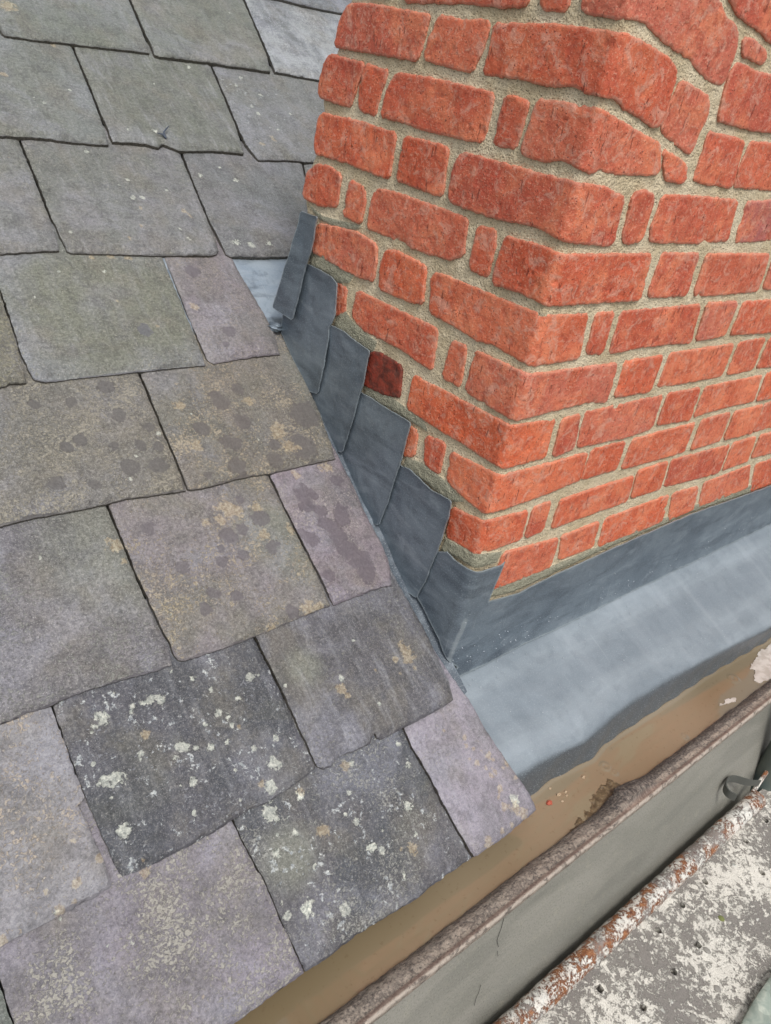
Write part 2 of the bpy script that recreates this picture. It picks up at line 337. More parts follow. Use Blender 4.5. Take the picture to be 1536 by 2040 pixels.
def lead_mat(name, A, B, seed, metal=.55, ro=(.36, .55), spec=.5, mott=1., smooth=False):
    n = N(name); v = n.scale(n.vec, (1, 1, 1), (seed, seed * 2, 0))
    lo = n.noise(v, 9, 4, .6, .4); mid = n.noise(v, 45, 5, .65); st = n.noise(n.scale(v, (.35, 1, 1), rot=.5), 30, 4, .6, 1.); hi = n.noise(v, 300, 4, .6)
    c = n.mix(n.step(lo, .35, .65), sc(A), sc(B))
    c = n.mix(n.math('MULTIPLY', n.step(st, .5, .75), .28 * mott), c, sc((196, 206, 214)))
    c = n.mix(n.math('MULTIPLY', n.step(mid, .5, .36), .3 * mott), c, sc((70, 78, 88)))
    if not smooth:
        sw = n.noise(n.scale(v, (.22, 1, 1), rot=-.6), 26, 4, .6, .5); c = n.mix(n.math('MULTIPLY', n.step(sw, .50, .34), .42), c, sc((62, 72, 84))); c = n.mix(n.math('MULTIPLY', n.step(sw, .54, .72), .32), c, sc((158, 170, 180)))
    if smooth:
        b1 = n.noise(n.scale(v, (.12, 1, 1)), 16, 3, .5, .3); b2 = n.noise(n.scale(v, (1, .12, 1)), 14, 3, .5, .3)
        c = n.mix(n.math('MULTIPLY', n.step(b1, .44, .66), .42), c, sc((112, 123, 132))); c = n.mix(n.math('MULTIPLY', n.step(b1, .46, .34), .3), c, sc((166, 176, 184))); c = n.mix(n.math('MULTIPLY', n.step(b2, .50, .76), .22), c, sc((196, 204, 210)))
    c = n.mix(n.math('MULTIPLY', n.step(n.noise(v, 420, 4, .75), .52, .64), .2 if smooth else .3), c, sc((192, 200, 206)))
    scr = n.noise(n.scale(v, (1, .05, 1), rot=.9), 160, 2, .5); scr2 = n.noise(n.scale(v, (1, .06, 1), rot=-.4), 130, 2, .5)
    s = n.math('MAXIMUM', n.step(scr, .70, .76), n.step(scr2, .71, .77)); c = n.mix(n.math('MULTIPLY', s, .22 * mott), c, sc((205, 212, 216)))
    dd, _ = n.vor(v, 120); dk = n.math('MULTIPLY', n.step(dd, .10, .05), n.step(n.noise(v, 25, 2), .55, .6)); c = n.mix(n.math('MULTIPLY', dk, .7), c, sc((206, 214, 220)))
    c = n.mix(n.math('MULTIPLY', n.step(n.math('ADD', n.mr, n.math('MULTIPLY', n.math('SUBTRACT', mid, .5), 1.2)), .3, .8), .45), c, sc((176, 186, 190)))
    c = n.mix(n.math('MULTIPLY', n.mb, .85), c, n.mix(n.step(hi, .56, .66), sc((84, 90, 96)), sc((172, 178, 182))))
    h = n.math('ADD', n.math('MULTIPLY', lo, 2.5), n.math('ADD', n.math('MULTIPLY', mid, .25 if smooth else .8), n.math('MULTIPLY', hi, .15)))
    r = n.rng(mid, .3, .7, ro[0], ro[1])
    return n.finish(c, r, h, .0016, .7, spec=spec, metal=metal)

# ------------------------------------------------------------------ crop readings of the photograph
OFF = {'A': (1136, 600, 3.84), 'B': (1136, 300, 3.84), 'C': (850, 600, 3.84), 'D': (850, 300, 3.84), 'E': (590, 300, 3.84), 'F': (590, 0, 3.84), 'G': (870, 0, 3.84), 'H': (1136, 0, 3.84),
       'Z': (800, 800, 2.087), 'K': (500, 380, 2.56), 'P': (0, 0, 1), '1': (0, 0, 2.4), '2': (0, 480, 2.194), '3': (150, 880, 1.92), '4': (0, 1000, 3.84), '5': (0, 1250, 2.194),
       '6': (0, 1600, 2.194), '7': (450, 1250, 2.363), 'L': (850, 1250, 2.239), 'S': (900, 1500, 2.415), 'T': (1236, 1640, 5.1)}
def rd(code, pts): ox, oy, k = OFF[code]; return [(ox + x / k, oy + y / k) for x, y in pts]

# ================================================================== CHIMNEY
RC = 0.013
def chim(s, z, h):
    """unwrapped chimney coordinates + distance off the face -> world"""
    x = np.where(s > RC, s, -h); y = np.where(s > RC, -h, -s)
    th = np.clip(s / RC, -1, 1) * math.pi / 4 + math.pi / 4            # 0 -> facing -x, pi/2 -> facing -y
    cx = RC - (RC + h) * np.cos(th); cy = RC - (RC + h) * np.sin(th)
    a = np.abs(s) <= RC
    return np.stack([np.where(a, cx, x), np.where(a, cy, y), z], -1)
BR = [  # (crop, outline, kind)
 ('A', [(205,100),(345,85),(250,405),(130,405)]), ('A', [(400,85),(1000,30),(925,320),(800,325),(560,350),(305,405)]), ('A', [(1055,20),(1280,5),(1190,260),(965,305)]),
 ('A', [(1335,10),(1700,-15),(1620,230),(1230,260)]),
 ('A', [(420,465),(715,420),(620,690),(345,740)]), ('A', [(770,405),(1255,330),(1165,575),(675,665)]), ('A', [(1300,320),(1500,285),(1400,530),(1205,565)]), ('A', [(1535,285),(1900,235),(1820,450),(1430,520)]),
 ('A', [(125,855),(715,725),(625,980),(400,1050),(60,1120)]), ('A', [(755,710),(1000,665),(915,910),(670,950)]), ('A', [(1040,660),(1475,570),(1405,765),(1150,825),(950,890)]), ('A', [(1510,550),(1700,515),(1620,725),(1430,765)]),
 ('A', [(175,1140),(430,1075),(355,1290),(90,1365)]), ('A', [(485,1060),(960,935),(870,1155),(395,1290)]), ('A', [(1015,910),(1235,855),(1150,1070),(925,1140)]), ('A', [(1265,850),(1480,795),(1390,1010),(1180,1060)]), ('A', [(1495,790),(1720,730),(1650,940),(1405,1005)]),
 ('A', [(525,1300),(755,1230),(690,1440),(470,1510)]), ('A', [(785,1220),(1230,1100),(1140,1315),(720,1425)]), ('A', [(1250,1090),(1425,1040),(1360,1225),(1170,1295)]), ('A', [(1460,1030),(1850,920),(1780,1100),(1390,1200)]),
 ('Z', [(430,630),(655,570),(620,690),(365,790)]), ('Z', [(670,560),(825,500),(795,605),(655,660)]), ('Z', [(850,490),(1115,390),(1085,500),(820,605)]), ('Z', [(1130,385),(1235,355),(1215,450),(1110,495)]),
 ('Z', [(1260,340),(1455,265),(1440,360),(1235,440)]), ('A', [(1425,1250),(1700,1160),(1640,1360),(1380,1460)]),
 ('Z', [(205,440),(340,502),(362,500),(530,455),(500,575),(335,634),(180,560)]), ('Z', [(550,445),(625,415),(590,535),(515,570)]), ('Z', [(665,410),(970,310),(940,415),(625,530)]),
 ('Z', [(205,210),(400,312),(430,308),(778,215),(745,325),(600,385),(365,468),(345,466),(290,425),(180,325)]),
 ('K', [(890,1250),(990,1290),(955,1450),(880,1390)]), ('K', [(800,1200),(845,1230),(830,1355),(770,1350)]),
 ('P', [(822,748),(1016,850),(1026,850),(1110,836),(1087,912),(1001,934),(988,927),(890,864),(809,814)]), ('C', [(1045,905),(1180,870),(1130,1130),(970,1190)]),
 ('K', [(612,820),(665,835),(770,895),(755,1055),(680,1040),(570,985)], 'dark'),
 ('C', [(360,375),(740,550),(850,560),(1460,480),(1380,775),(1200,780),(720,905),(640,900),(290,690)]), ('C', [(190,300),(300,350),(250,660),(110,580)]),
 ('K', [(540,510),(600,540),(950,710),(920,915),(830,860),(770,810),(560,705),(510,640)]), ('K', [(430,470),(485,495),(475,630),(420,635)]),
 ('C', [(30,-190),(80,-215),(500,-42),(900,120),(1250,100),(1170,440),(820,500),(760,480),(480,320),(400,305),(100,130),(15,85)]),
 ('E', [(680,770),(750,765),(990,880),(965,1175),(880,1160),(635,1060),(640,900)]), ('E', [(170,560),(450,620),(610,720),(610,850),(590,1000),(440,950),(250,845),(120,770),(130,650)]),
 ('D', [(600,655),(900,740),(1010,795),(1250,800),(1720,795),(1630,1140),(1300,1160),(1010,1185),(860,1160),(700,1080),(500,1020),(530,880)], 'orange'), ('D', [(385,575),(520,600),(525,700),(460,975),(320,900),(350,750)]),
 ('E', [(590,300),(680,300),(1310,520),(1270,810),(1160,835),(960,775),(730,670),(535,590),(560,420)]), ('E', [(410,225),(520,290),(525,400),(490,565),(355,490),(385,350)]), ('E', [(160,105),(250,125),(340,185),(305,430),(180,425),(50,350),(80,170)], 'orange'),
 ('B', [(710,790),(1000,790),(890,1110),(610,1125),(600,1100)]), ('B', [(1050,795),(1530,795),(1440,1080),(1050,1110),(950,1105)]), ('B', [(1570,800),(1950,790),(1860,1050),(1480,1060)]),
 ('D', [(270,15),(330,30),(850,175),(1170,260),(1350,275),(1520,365),(1440,700),(1400,725),(1075,700),(850,580),(700,545),(560,530),(300,440),(165,385),(190,140)]),
 ('B', [(490,330),(560,310),(650,335),(640,420),(550,690),(440,715),(400,690),(460,450)]), ('B', [(720,345),(1000,355),(1290,385),(1210,690),(1000,710),(620,700),(625,600)]), ('B', [(1360,400),(1536,385),(1640,390),(1550,690),(1270,700)], 'purple'),
 ('F', [(830,1045),(1160,1125),(1110,1505),(950,1450),(765,1380)], 'orange'), ('F', [(190,865),(480,930),(755,1020),(710,1370),(550,1310),(390,1245),(140,1170),(140,1080),(160,940)]),
 ('H', [(-250,760),(120,815),(270,855),(520,1010),(690,1105),(698,1200),(680,1335),(500,1340),(290,1320),(240,1280),(180,1325),(80,1290),(-60,1215),(-200,1235),(-390,1170),(-350,1050)]),
 ('H', [(720,1150),(900,1262),(880,1395),(800,1395),(730,1365)]),
 ('G', [(520,730),(690,760),(680,860),(600,1140),(415,1105),(460,950)]), ('F', [(760,560),(1030,600),(1300,660),(1515,720),(1480,850),(1420,1090),(1270,1060),(1000,1000),(770,920),(640,890),(680,720)]),
 ('F', [(530,490),(700,545),(640,720),(600,885),(475,840),(480,640)]), ('F', [(260,420),(520,485),(480,600),(410,820),(270,775),(170,740),(180,620),(220,480)]),
 ('H', [(1070,1010),(1345,1080),(1240,1435),(1000,1400),(945,1370),(1010,1200)]), ('H', [(1390,1090),(1536,1100),(1700,1110),(1600,1460),(1260,1430),(1310,1260)]),
 ('H', [(-580,180),(-120,190),(180,230),(430,265),(560,330),(760,450),(820,560),(690,970),(620,965),(540,900),(440,850),(350,750),(130,715),(50,655),(-180,655),(-420,590),(-680,565),(-620,400)], 'orange'),
 ('H', [(860,615),(1070,750),(1060,880),(930,1185),(820,1110),(700,1000),(720,900)]),
 ('F', [(1090,115),(1240,150),(1480,155),(1440,330),(1340,555),(1180,515),(970,450),(1000,320)]), ('F', [(400,30),(600,35),(1020,115),(990,250),(920,465),(720,430),(290,355),(330,150)]),
 ('H', [(1290,480),(1450,560),(1700,600),(1640,1010),(1400,1000),(1130,920),(1170,760),(1230,560)]),
 ('G', [(-300,-200),(720,-190),(690,35),(540,55),(200,20),(-250,10)]), ('F', [(480,-300),(760,-260),(730,-20),(430,-50)]),
 ('G', [(815,-190),(1035,-180),(1000,80),(860,75),(785,60)]),
 ('H', [(100,-180),(900,-260),(1120,-60),(1200,130),(1290,220),(1280,380),(1180,650),(1110,640),(1010,560),(940,460),(820,380),(700,290),(600,180),(490,130),(400,145),(250,120),(80,90)]),
 ('H', [(1330,290),(1400,300),(1510,420),(1480,490),(1320,430)]), ('H', [(1200,-60),(1700,-60),(1700,400),(1536,320),(1450,230),(1370,170),(1280,110)]),
]
brick_polys = []
for b in BR:
    p = [px_sz(*q) for q in rd(b[0], b[1])]
    # corner bricks: keep the arris point where an edge crosses from one face to the other
    q = []
    for i in range(len(p)):
        q.append(p[i]); a, c = p[i], p[(i + 1) % len(p)]
        if a[0] * c[0] < 0 and min(abs(a[0]), abs(c[0])) > .012:
            t = -a[0] / (c[0] - a[0]); q.append((0., a[1] + t * (c[1] - a[1])))
    brick_polys.append((q, b[2] if len(b) > 2 else ''))
# the same wall carries on outside the frame: plain coursing to the right of and above what the photo shows
rr_ = random.Random(4)
def covered(s0, s1, z0, z1):
    for q, _ in brick_polys:
        a = np.array(q); 
        if a[:, 0].min() < s1 + .004 and a[:, 0].max() > s0 - .004 and a[:, 1].min() < z1 - .006 and a[:, 1].max() > z0 + .006: return True
    return False
extra = []
for k in range(-3, 11):
    z0 = .0693 * k + .005 - .147; z1 = z0 + .0595
    s = .30 + (k % 2) * .055
    while s < 1.45:
        L = .218 if (int(s * 9) + k) % 3 else .104
        if not covered(s, s + L, z0, z1) and (z0 > -.02 or s > 1.1): extra.append(([(s, z0), (s + L, z0), (s + L, z1), (s, z1)], ''))
        s += L + .01
for k in range(11, 14):
    z0 = .0693 * k + .005 - .147; z1 = z0 + .0595; s = .25 + (k % 2) * .055
    while s < 1.45:
        L = .218 if (int(s * 9) + k) % 3 else .104
        if not covered(s, s + L, z0, z1): extra.append(([(s, z0), (s + L, z0), (s + L, z1), (s, z1)], ''))
        s += L + .01
for k in range(9, 11):
    z0 = .0693 * k + .035; s = -.46
    while s < .3:
        L = .215 if k % 2 else .104
        if s * (s + L) >= 0 and not covered(s, s + L, z0, z0 + .0595): extra.append(([(s, z0), (s + L, z0), (s + L, z0 + .0595), (s, z0 + .0595)], ''))
        s += L + .01
# left (back) edge of the slope-side face as it stands in the photograph, z -> s
EDGE = [px_sz(*q) for q in [(700,-40),(690,0),(665,92),(650,150),(635,200),(637,230),(627,290),(607,345),(602,400),(604,425)]]
EDGE = sorted([(b, a) for a, b in EDGE]); EZ = [e[0] for e in EDGE]; ES = [e[1] for e in EDGE]
M_BRICK = brick_mat(); M_MORT = mortar_mat()
chimney = empty('brick_chimney', (.3, .25, -.3), 'red brick chimney stack with buff mortar joints rising through the slate roof', 'chimney')
bag = Bag()
for i, (q, kind) in enumerate(brick_polys + extra):
    far = i >= len(brick_polys)
    p = roundc(q, .0045); rs = random.Random(i * 7 + 1)
    X, Y, D, Q = patch(p, .004 if far else .002, -.0018, .0011, 120, i + 3)
    off = rs.uniform(-.0004, .0014); tx, ty = rs.uniform(-.008, .008), rs.uniform(-.016, .014)
    cx, cy = X.mean(), Y.mean()
    big = fbm(X, Y, 22, 3, i + 11); pits = fbm(X, Y, 95, 4, i + 40, .6)
    up = cy > .1                                            # the upper bricks are the most battered
    h = off + tx * (X - cx) * .4 + ty * (Y - cy) + (.0016 if up else .0008) * big + .0008 * pits - np.clip(fbm(X, Y, 130, 4, i + 55, .7) - .42, 0, 1) * .006
    chip = np.clip(fbm(X, Y, 30, 3, i + 77) - .42, 0, 1) * np.exp(-D / .006) * .012
    h = h - chip - .0012 * np.exp(-D / .0007)
    r1, r2 = float(np.clip(rs.random() * .8 + .45 - 1.1 * cy, 0, 1)), rs.uniform(.13, .8)
    if kind == 'purple': r2 = 1.
    if kind == 'orange': r1, r2 = 1., .06
    col = np.stack([np.full(len(X), r1), np.full(len(X), r2), np.full(len(X), 1. if kind == 'dark' else 0.), D], -1)
    slab(bag, X, Y, Q, h, .012, chim, i * .37, col)
bag.build('brickwork', M_BRICK, chimney)
# mortar: one rough sheet a few millimetres behind the brick faces
bag = Bag(); res = .0028
ss = np.arange(-.52, 1.45, res); zz = np.arange(-.33, .79, res); SS, ZZ = np.meshgrid(ss, zz, indexing='ij')
edge = np.interp(ZZ, EZ, ES) + .004 + .003 * fbm(ZZ, SS * 0, 30, 3, 5)
SSc = np.maximum(SS, edge)
over = np.clip(edge - SS, 0, .03)
H = -.0027 + .0007 * fbm(SSc, ZZ, 35, 3, 9) + .0010 * fbm(SSc, ZZ, 160, 3, 19, .7) - over
H -= .004 * np.exp(-np.clip(SSc - edge, 0, 1) / .003)
new = np.zeros_like(H)
FIL = [('K', [(330,270),(440,330),(520,430),(500,470),(440,470),(380,420),(300,385),(300,330)]), ('K', [(470,600),(500,650),(560,710),(640,770),(620,830),(540,780),(420,700),(430,650)]),
       ('K', [(600,990),(700,1045),(790,1110),(870,1160),(900,1230),(830,1190),(700,1110),(570,1045)]), ('K', [(790,1360),(870,1390),(1000,1490),(1080,1587),(1000,1587),(880,1480),(770,1410)]),
       ('Z', [(180,570),(240,600),(330,638),(420,625),(400,670),(290,690),(230,650),(160,620)]), ('K', [(280,60),(360,130),(560,180),(540,200),(440,190),(350,150)]),
       ('Z', [(370,770),(620,690),(1240,425),(1536,318),(1536,350),(1200,465),(850,612),(470,792),(355,820)])]
for code, p in FIL:
    q = [px_sz(*a) for a in rd(code, p)]; d = sdf(q, SSc, ZZ); new = np.maximum(new, np.clip(d / .004 + .6, 0, 1))
H = H + new * .0022
V = chim(SSc, ZZ, H).reshape(-1, 3); nx, ny = SS.shape; id_ = np.arange(nx * ny).reshape(nx, ny)
Q = np.stack([id_[:-1, :-1], id_[1:, :-1], id_[1:, 1:], id_[:-1, 1:]], -1).reshape(-1, 4)
bag.add(V, Q, True, np.stack([SSc, ZZ, SS * 0], -1).reshape(-1, 3), np.stack([new, new * 0, new * 0, new * 0], -1).reshape(-1, 4))
# closing the stack behind: far side, back and top
yb = .47
vv = np.array([(.02, yb, -.33), (1.45, yb, -.33), (1.45, yb, .8), (.02, yb, .8), (1.45, .012, -.33), (1.45, .012, .8), (.02, .012, .8)], float)
bag.add(vv, np.array([(0, 3, 2, 1), (1, 2, 5, 4), (6, 5, 2, 3)]), False, vv.copy())
bag.build('mortar', M_MORT, chimney)

# ================================================================== LEAD
M_STEP = lead_mat('weathered_lead_steps', (104, 116, 127), (124, 136, 146), 1.3, metal=.4, ro=(.30, .42), mott=.75)
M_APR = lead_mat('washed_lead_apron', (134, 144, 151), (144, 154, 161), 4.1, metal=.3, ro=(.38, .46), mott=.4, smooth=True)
M_SOAK = lead_mat('lead_soaker', (150, 164, 178), (168, 180, 190), 7.7, metal=.4, ro=(.3, .45))
M_DULL = lead_mat('dull_lead', (62, 72, 82), (76, 86, 96), 9.3, metal=.0, ro=(.6, .7), mott=.5)
flash = empty('step_flashing', (-.01, .25, -.1), 'dark grey lead step flashing pieces overlapping down the slope side of the chimney', 'lead flashing')
STEPS = [
 [(605,421),(639,431),(632,470),(625,501),(613,536),(598,599),(588,638),(551,612),(570,556),(594,466)],
 [(600,522),(617,528),(637,536),(664,552),(674,564),(672,599),(668,634),(658,653),(656,677),(648,732),(635,784),(613,779),(594,735),(559,663),(562,620)],
 [(640,640),(662,649),(684,657),(719,685),(740,700),(734,720),(727,767),(717,794),(711,821),(695,868),(684,901),(668,898),(635,822),(608,772),(625,720)],
 [(700,770),(723,784),(742,794),(773,814),(820,843),(812,876),(801,919),(789,954),(773,1003),(757,1047),(733,1039),(700,965),(664,893),(680,840)],
 [(780,905),(797,928),(815,934),(860,975),(903,997),(897,1030),(880,1080),(865,1115),(850,1155),(831,1191),(812,1178),(770,1105),(728,1030),(755,960)],
]
def step_piece(px, i, name, parent, mat, bulge=None):
    q = [px_sz(*a) for a in px]; 
    q = [(-hit(a[0], a[1], (1, 0, 0), -.006)[1], hit(a[0], a[1], (1, 0, 0), -.006)[2]) for a in px]
    X, Y, D, Q = patch(roundc(q, .003), .0022, .0, .0009, 60, 60 + i)
    s0, s1 = X.min(), X.max(); t = (X - s0) / (s1 - s0)
    h = .0035 + .0045 * t + .0022 * fbm(X, Y, 14, 3, 90 + i) + .0004 * fbm(X, Y, 70, 2, 91 + i)
    h += .0012 * np.exp(-D / .004) * (1 - 0)                 # edges dressed a touch proud
    if bulge: h = bulge(X, Y, h, D)
    col = np.stack([np.exp(-D / .0014), D * 0, D * 0, D * 0], -1)
    b = Bag(); slab(b, X, Y, Q, h, .0022, lambda s, z, hh: np.stack([-hh, -s, z], -1), i * .9, col)
    return b.build(name, mat, parent)
def lean(X, Y, h, D):
    t = np.clip((-X - .49) / .06, 0, 1); return h + .004 + .008 * t
for i, px in enumerate(STEPS):
    o = step_piece(px, i, 'lead_step', flash, M_STEP, lean if i == 0 else None)
    if i == 0: o['label'] = 'narrow folded lead strip at the back corner of the chimney'
# lead tucked beneath the slates along the chimney, seen as a bright sliver
for nm, q, fl in (('soaker', [(-.085, .66), (.004, .66), (.004, -.06), (-.06, -.08), (-.085, .3)], 1), ('back_gutter_lead', [(-.22, .63), (-.22, .86), (.5, .86), (.5, .625), (.0, .625)], 0)):
    b = Bag(); X, Y, D, Q = patch(q, .005, 0, .0006, 20, 71 + fl)
    w_ = -.0125 - .002 * fl + .0015 * fbm(X, Y, 12, 3, 72) + fl * .006 * np.clip((X + .012) / .012, 0, 1) ** 2 + (1 - fl) * .006 * np.exp(-np.abs(Y - .66) / .02)
    slab(b, X, Y, Q, w_, .002, lambda u, v, ww: roof_pt(u, v, ww), 3.3, np.stack([np.exp(-D / .003) * .5] + [D * 0] * 3, -1))
    b.build(nm, M_DULL if fl else M_SOAK, flash)
b = Bag(); a = px_roof(551, 648); blob(b, roof_pt(np.array(a[0]), np.array(a[1]), np.array(-.004)), .012, 5, 16, (1.1, .9, .55), .7); b.build('lead_fold', M_STEP, flash)

apron = empty('apron_flashing', (.4, -.1, -.33), 'pale grey lead apron along the front foot of the chimney, dressed down into the gutter', 'lead flashing')
UP = rd('P', [(850,1085),(868,1094),(880,1097),(896,1097),(910,1111),(939,1131),(965,1129),(992,1121),(1001,1112),(985,1150),(968,1193),(1030,1176),(1120,1132),(1207,1092),(1375,1020),(1536,963),(1700,900)])
q = [px_sz(*a) for a in UP]; q = q[:-1] + [(1.45, -.157)]
zf = -.292
q += [(1.45, zf - .003), (.3, zf - .003), (.0, zf - .003), (-.006, zf + .012)] + [px_sz(*a) for a in [(905,1325),(880,1272),(845,1205),(825,1172)]] + [px_sz(838,1120)]
X, Y, D, Q = patch(q, .003, 0, .0012, 35, 80)
h = .0062 + .0016 * fbm(X, Y, 9, 3, 81) + .002 * np.clip((.02 - np.abs(X)) / .02, 0, 1) * .0
h += .0045 * np.clip((-.255 - Y) / .04, 0, 1) ** 2 * (X > -.02)
h = h - .003 * np.clip((-X) / .1, 0, 1)
h += .0012 * np.exp(-D / .004)
ridge = np.exp(-((X + .003 - .10 * (Y + .28)) / .005) ** 2) * np.clip((-.155 - Y) / .03, 0, 1); h += .0016 * ridge
b = Bag(); slab(b, X, Y, Q, h, .0022, chim, 5.1, np.stack([np.maximum(np.exp(-D / .0025), ridge * .85)] + [D * 0] * 3, -1)); b.build('upstand', M_STEP, apron)
BRK = rd('L', [(410,650),(560,570),(700,510),(800,420),(900,340),(1050,240),(1250,140),(1536,0)])
WAT = rd('L', [(470,752),(560,680),(640,640),(740,590),(800,520),(1000,390),(1250,220),(1536,50)])
ZW = -.43; AS = .43
bk = [hit(x, y, (0, -AS, 1), zf) for x, y in BRK]; wt = [hit(x, y, (0, 0, 1), ZW) for x, y in WAT]
bk = [(c[0], c[1]) for c in bk]; wt = [(c[0], c[1]) for c in wt]
xs = np.concatenate([np.arange(-.12, 1.5, .0035)])
yb_ = np.interp(xs, [c[0] for c in bk], [c[1] for c in bk]); yw_ = np.interp(xs, [c[0] for c in wt], [c[1] for c in wt])
kk = np.ones(9) / 9; pad = lambda a: np.convolve(np.pad(a, 4, mode='edge'), kk, 'valid'); yb_ = pad(yb_); yw_ = pad(yw_)
ts = np.concatenate([np.linspace(0, 1, 48), 1 + np.linspace(.04, 1, 26)]); rows = []
for t in ts:
    if t <= 1:
        y = -.009 * (1 - t) + yb_ * t; z = zf + .001 + AS * y - .0012
    else:
        s = t - 1; y = yb_ + (yw_ - yb_) * (s ** .75); z = (zf + AS * yb_) + (ZW - .012 - (zf + AS * yb_)) * (s ** 1.35)
        y = y + .0015 * np.sin(xs * 90 + 5 * s) * s
    rows.append(np.stack([xs, y, z], -1))
G3 = np.stack(rows, 1)
# round the break a little
for _ in range(22): G3[:, 40:60] = (G3[:, 39:59] + 2 * G3[:, 40:60] + G3[:, 41:61]) / 4
G3[..., 2] += (.0022 * fbm(G3[..., 0], G3[..., 1], 9, 3, 33) + .0009 * fbm(G3[..., 0], G3[..., 1], 40, 2, 34)) * np.minimum(np.arange(len(ts)) / 6, 1)[None, :]
nx, ny = G3.shape[:2]; id_ = np.arange(nx * ny).reshape(nx, ny); Q = np.stack([id_[:-1, :-1], id_[:-1, 1:], id_[1:, 1:], id_[1:, :-1]], -1).reshape(-1, 4)
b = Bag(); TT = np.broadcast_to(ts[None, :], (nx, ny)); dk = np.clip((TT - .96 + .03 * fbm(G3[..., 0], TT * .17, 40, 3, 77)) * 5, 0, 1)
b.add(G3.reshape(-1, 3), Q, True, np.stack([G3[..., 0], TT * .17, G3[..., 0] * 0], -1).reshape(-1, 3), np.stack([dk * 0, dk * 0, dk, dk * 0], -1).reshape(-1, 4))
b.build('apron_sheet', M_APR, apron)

# rain beads standing on the lead near the fold
n = N('rain_bead'); M_BEAD = n.finish((.42, .46, .50, 1), .04, spec=.8)
b = Bag(); rs = random.Random(12)
for k in range(150):
    sx = rs.random() ** 1.5 * 1.0; r_ = rs.uniform(.0005, .0011)
    if k % 3: c0 = chim(np.array(sx), np.array(zf + .002 + abs(rs.gauss(0, .03))), np.array(.0075))
    else:
        yy = -.012 - abs(rs.gauss(0, .04)); c0 = np.array([sx, yy, zf + AS * yy + .0016])
    blob(b, c0, r_, k, 5, (1, 1, .8), .1)
tag(b.build('rain_beads', M_BEAD, apron), kind='stuff')

# ================================================================== SLATES
def line(*pts): return list(pts)
J = {}   # side joints, bottom -> top (photo points)
SL = []  # (course tail points L->R, left side bottom->top, right side bottom->top, material spec, marks)
W_, O_, D_, Pm = 0, 1, 2, 3
def m7(pts, r): return [(*rd('7', [p])[0], r) for p in pts]
def mk(code, pts): return [(*rd(code, [p[:2]])[0], p[2]) for p in pts]
# --- course 0 (eave)
SL.append(dict(t=[(40,2330),(150,2255),(300,2155),(470,2041),(611,1939)], l=[(40,2330),(27,2040),(0,1955),(-25,1885)], r=[(611,1939),(560,1832),(530,1760),(498,1705),(467,1640)],
  m=dict(A=(136,128,142), B=(124,118,124), crust=(168,164,150), cr=.75, fine=.4, streak=.2), lab='broad mauve slate with cream crust at the eave',
  W=mk('6', [(262,508,8),(600,720,6),(470,625,5),(575,610,7),(215,610,4)]), O=mk('6', [(640,300,14),(890,850,6)])))
SL.append(dict(t=[(613,1938),(653,1911),(712,1865),(767,1832),(800,1812),(831,1793),(890,1746),(944,1709)], l=[(613,1938),(562,1832),(532,1758),(500,1703),(470,1640)], r=[(944,1709),(911,1656),(880,1600),(856,1550),(818,1487),(803,1450)],
  m=dict(A=(66, 71, 80), B=(84, 82, 88), crust=(156, 156, 150), cr=.6, fine=.5, lich=.38), lab='dark blue slate dotted with white lichen at the eave', spall=[(480,1650,40,240)],
  W=mk('7', [(205,870,18),(240,905,8),(240,1065,12),(385,1325,19),(290,1355,11),(268,1300,7),(855,840,12),(240,980,6),(325,965,10),(580,780,7),(735,950,8),(685,1030,13),(735,1055,11),(840,1170,10),(560,1320,13),(345,790,12),(805,545,9),(855,650,9),(290,895,4),(615,910,9),(560,880,7),(420,1120,8),(590,640,8),(890,970,8)]),
  O=mk('7', [(460,960,16),(880,1040,14),(350,770,12),(560,650,12),(820,1045,8)]), P=mk('7', [(300,1080,60)])))
SL.append(dict(t=[(948,1708),(972,1692),(996,1677),(1035,1645),(1073,1613)], l=[(948,1708),(914,1655),(884,1600),(859,1549),(821,1486),(805,1450)], r=[(1073,1611),(1059,1584),(1010,1513),(970,1453),(935,1390),(905,1350)],
  m=dict(A=(150,142,156), B=(140,132,144), crust=(176,170,166), cr=.22, fine=.3, streak=.35), lab='pale mauve half slate with cream lichen at the eave beside the apron',
  W=mk('7', [(1360,815,12)]), O=mk('7', [(1030,490,6),(1125,520,7),(1130,555,6),(1165,575,7),(1180,535,6),(1145,620,6),(1185,640,8),(1235,600,8),(1260,620,6),(1265,680,9),(1300,660,7),(1360,710,10),(1290,760,10),(1360,850,14),(1400,870,12),(1240,1010,12),(1300,960,8),(1320,640,6),(1250,700,8),(1280,800,8),(1220,660,6),(1350,930,9),(1310,840,10),(1200,580,6)])))
SL.append(dict(t=[(-380,2600),(-150,2460),(38,2332)], l=[(-380,2600),(-480,2350)], r=[(36,2334),(24,2040),(-3,1955),(-28,1885)], m=dict(A=(120,128,120), B=(112,116,112), cr=.3)))
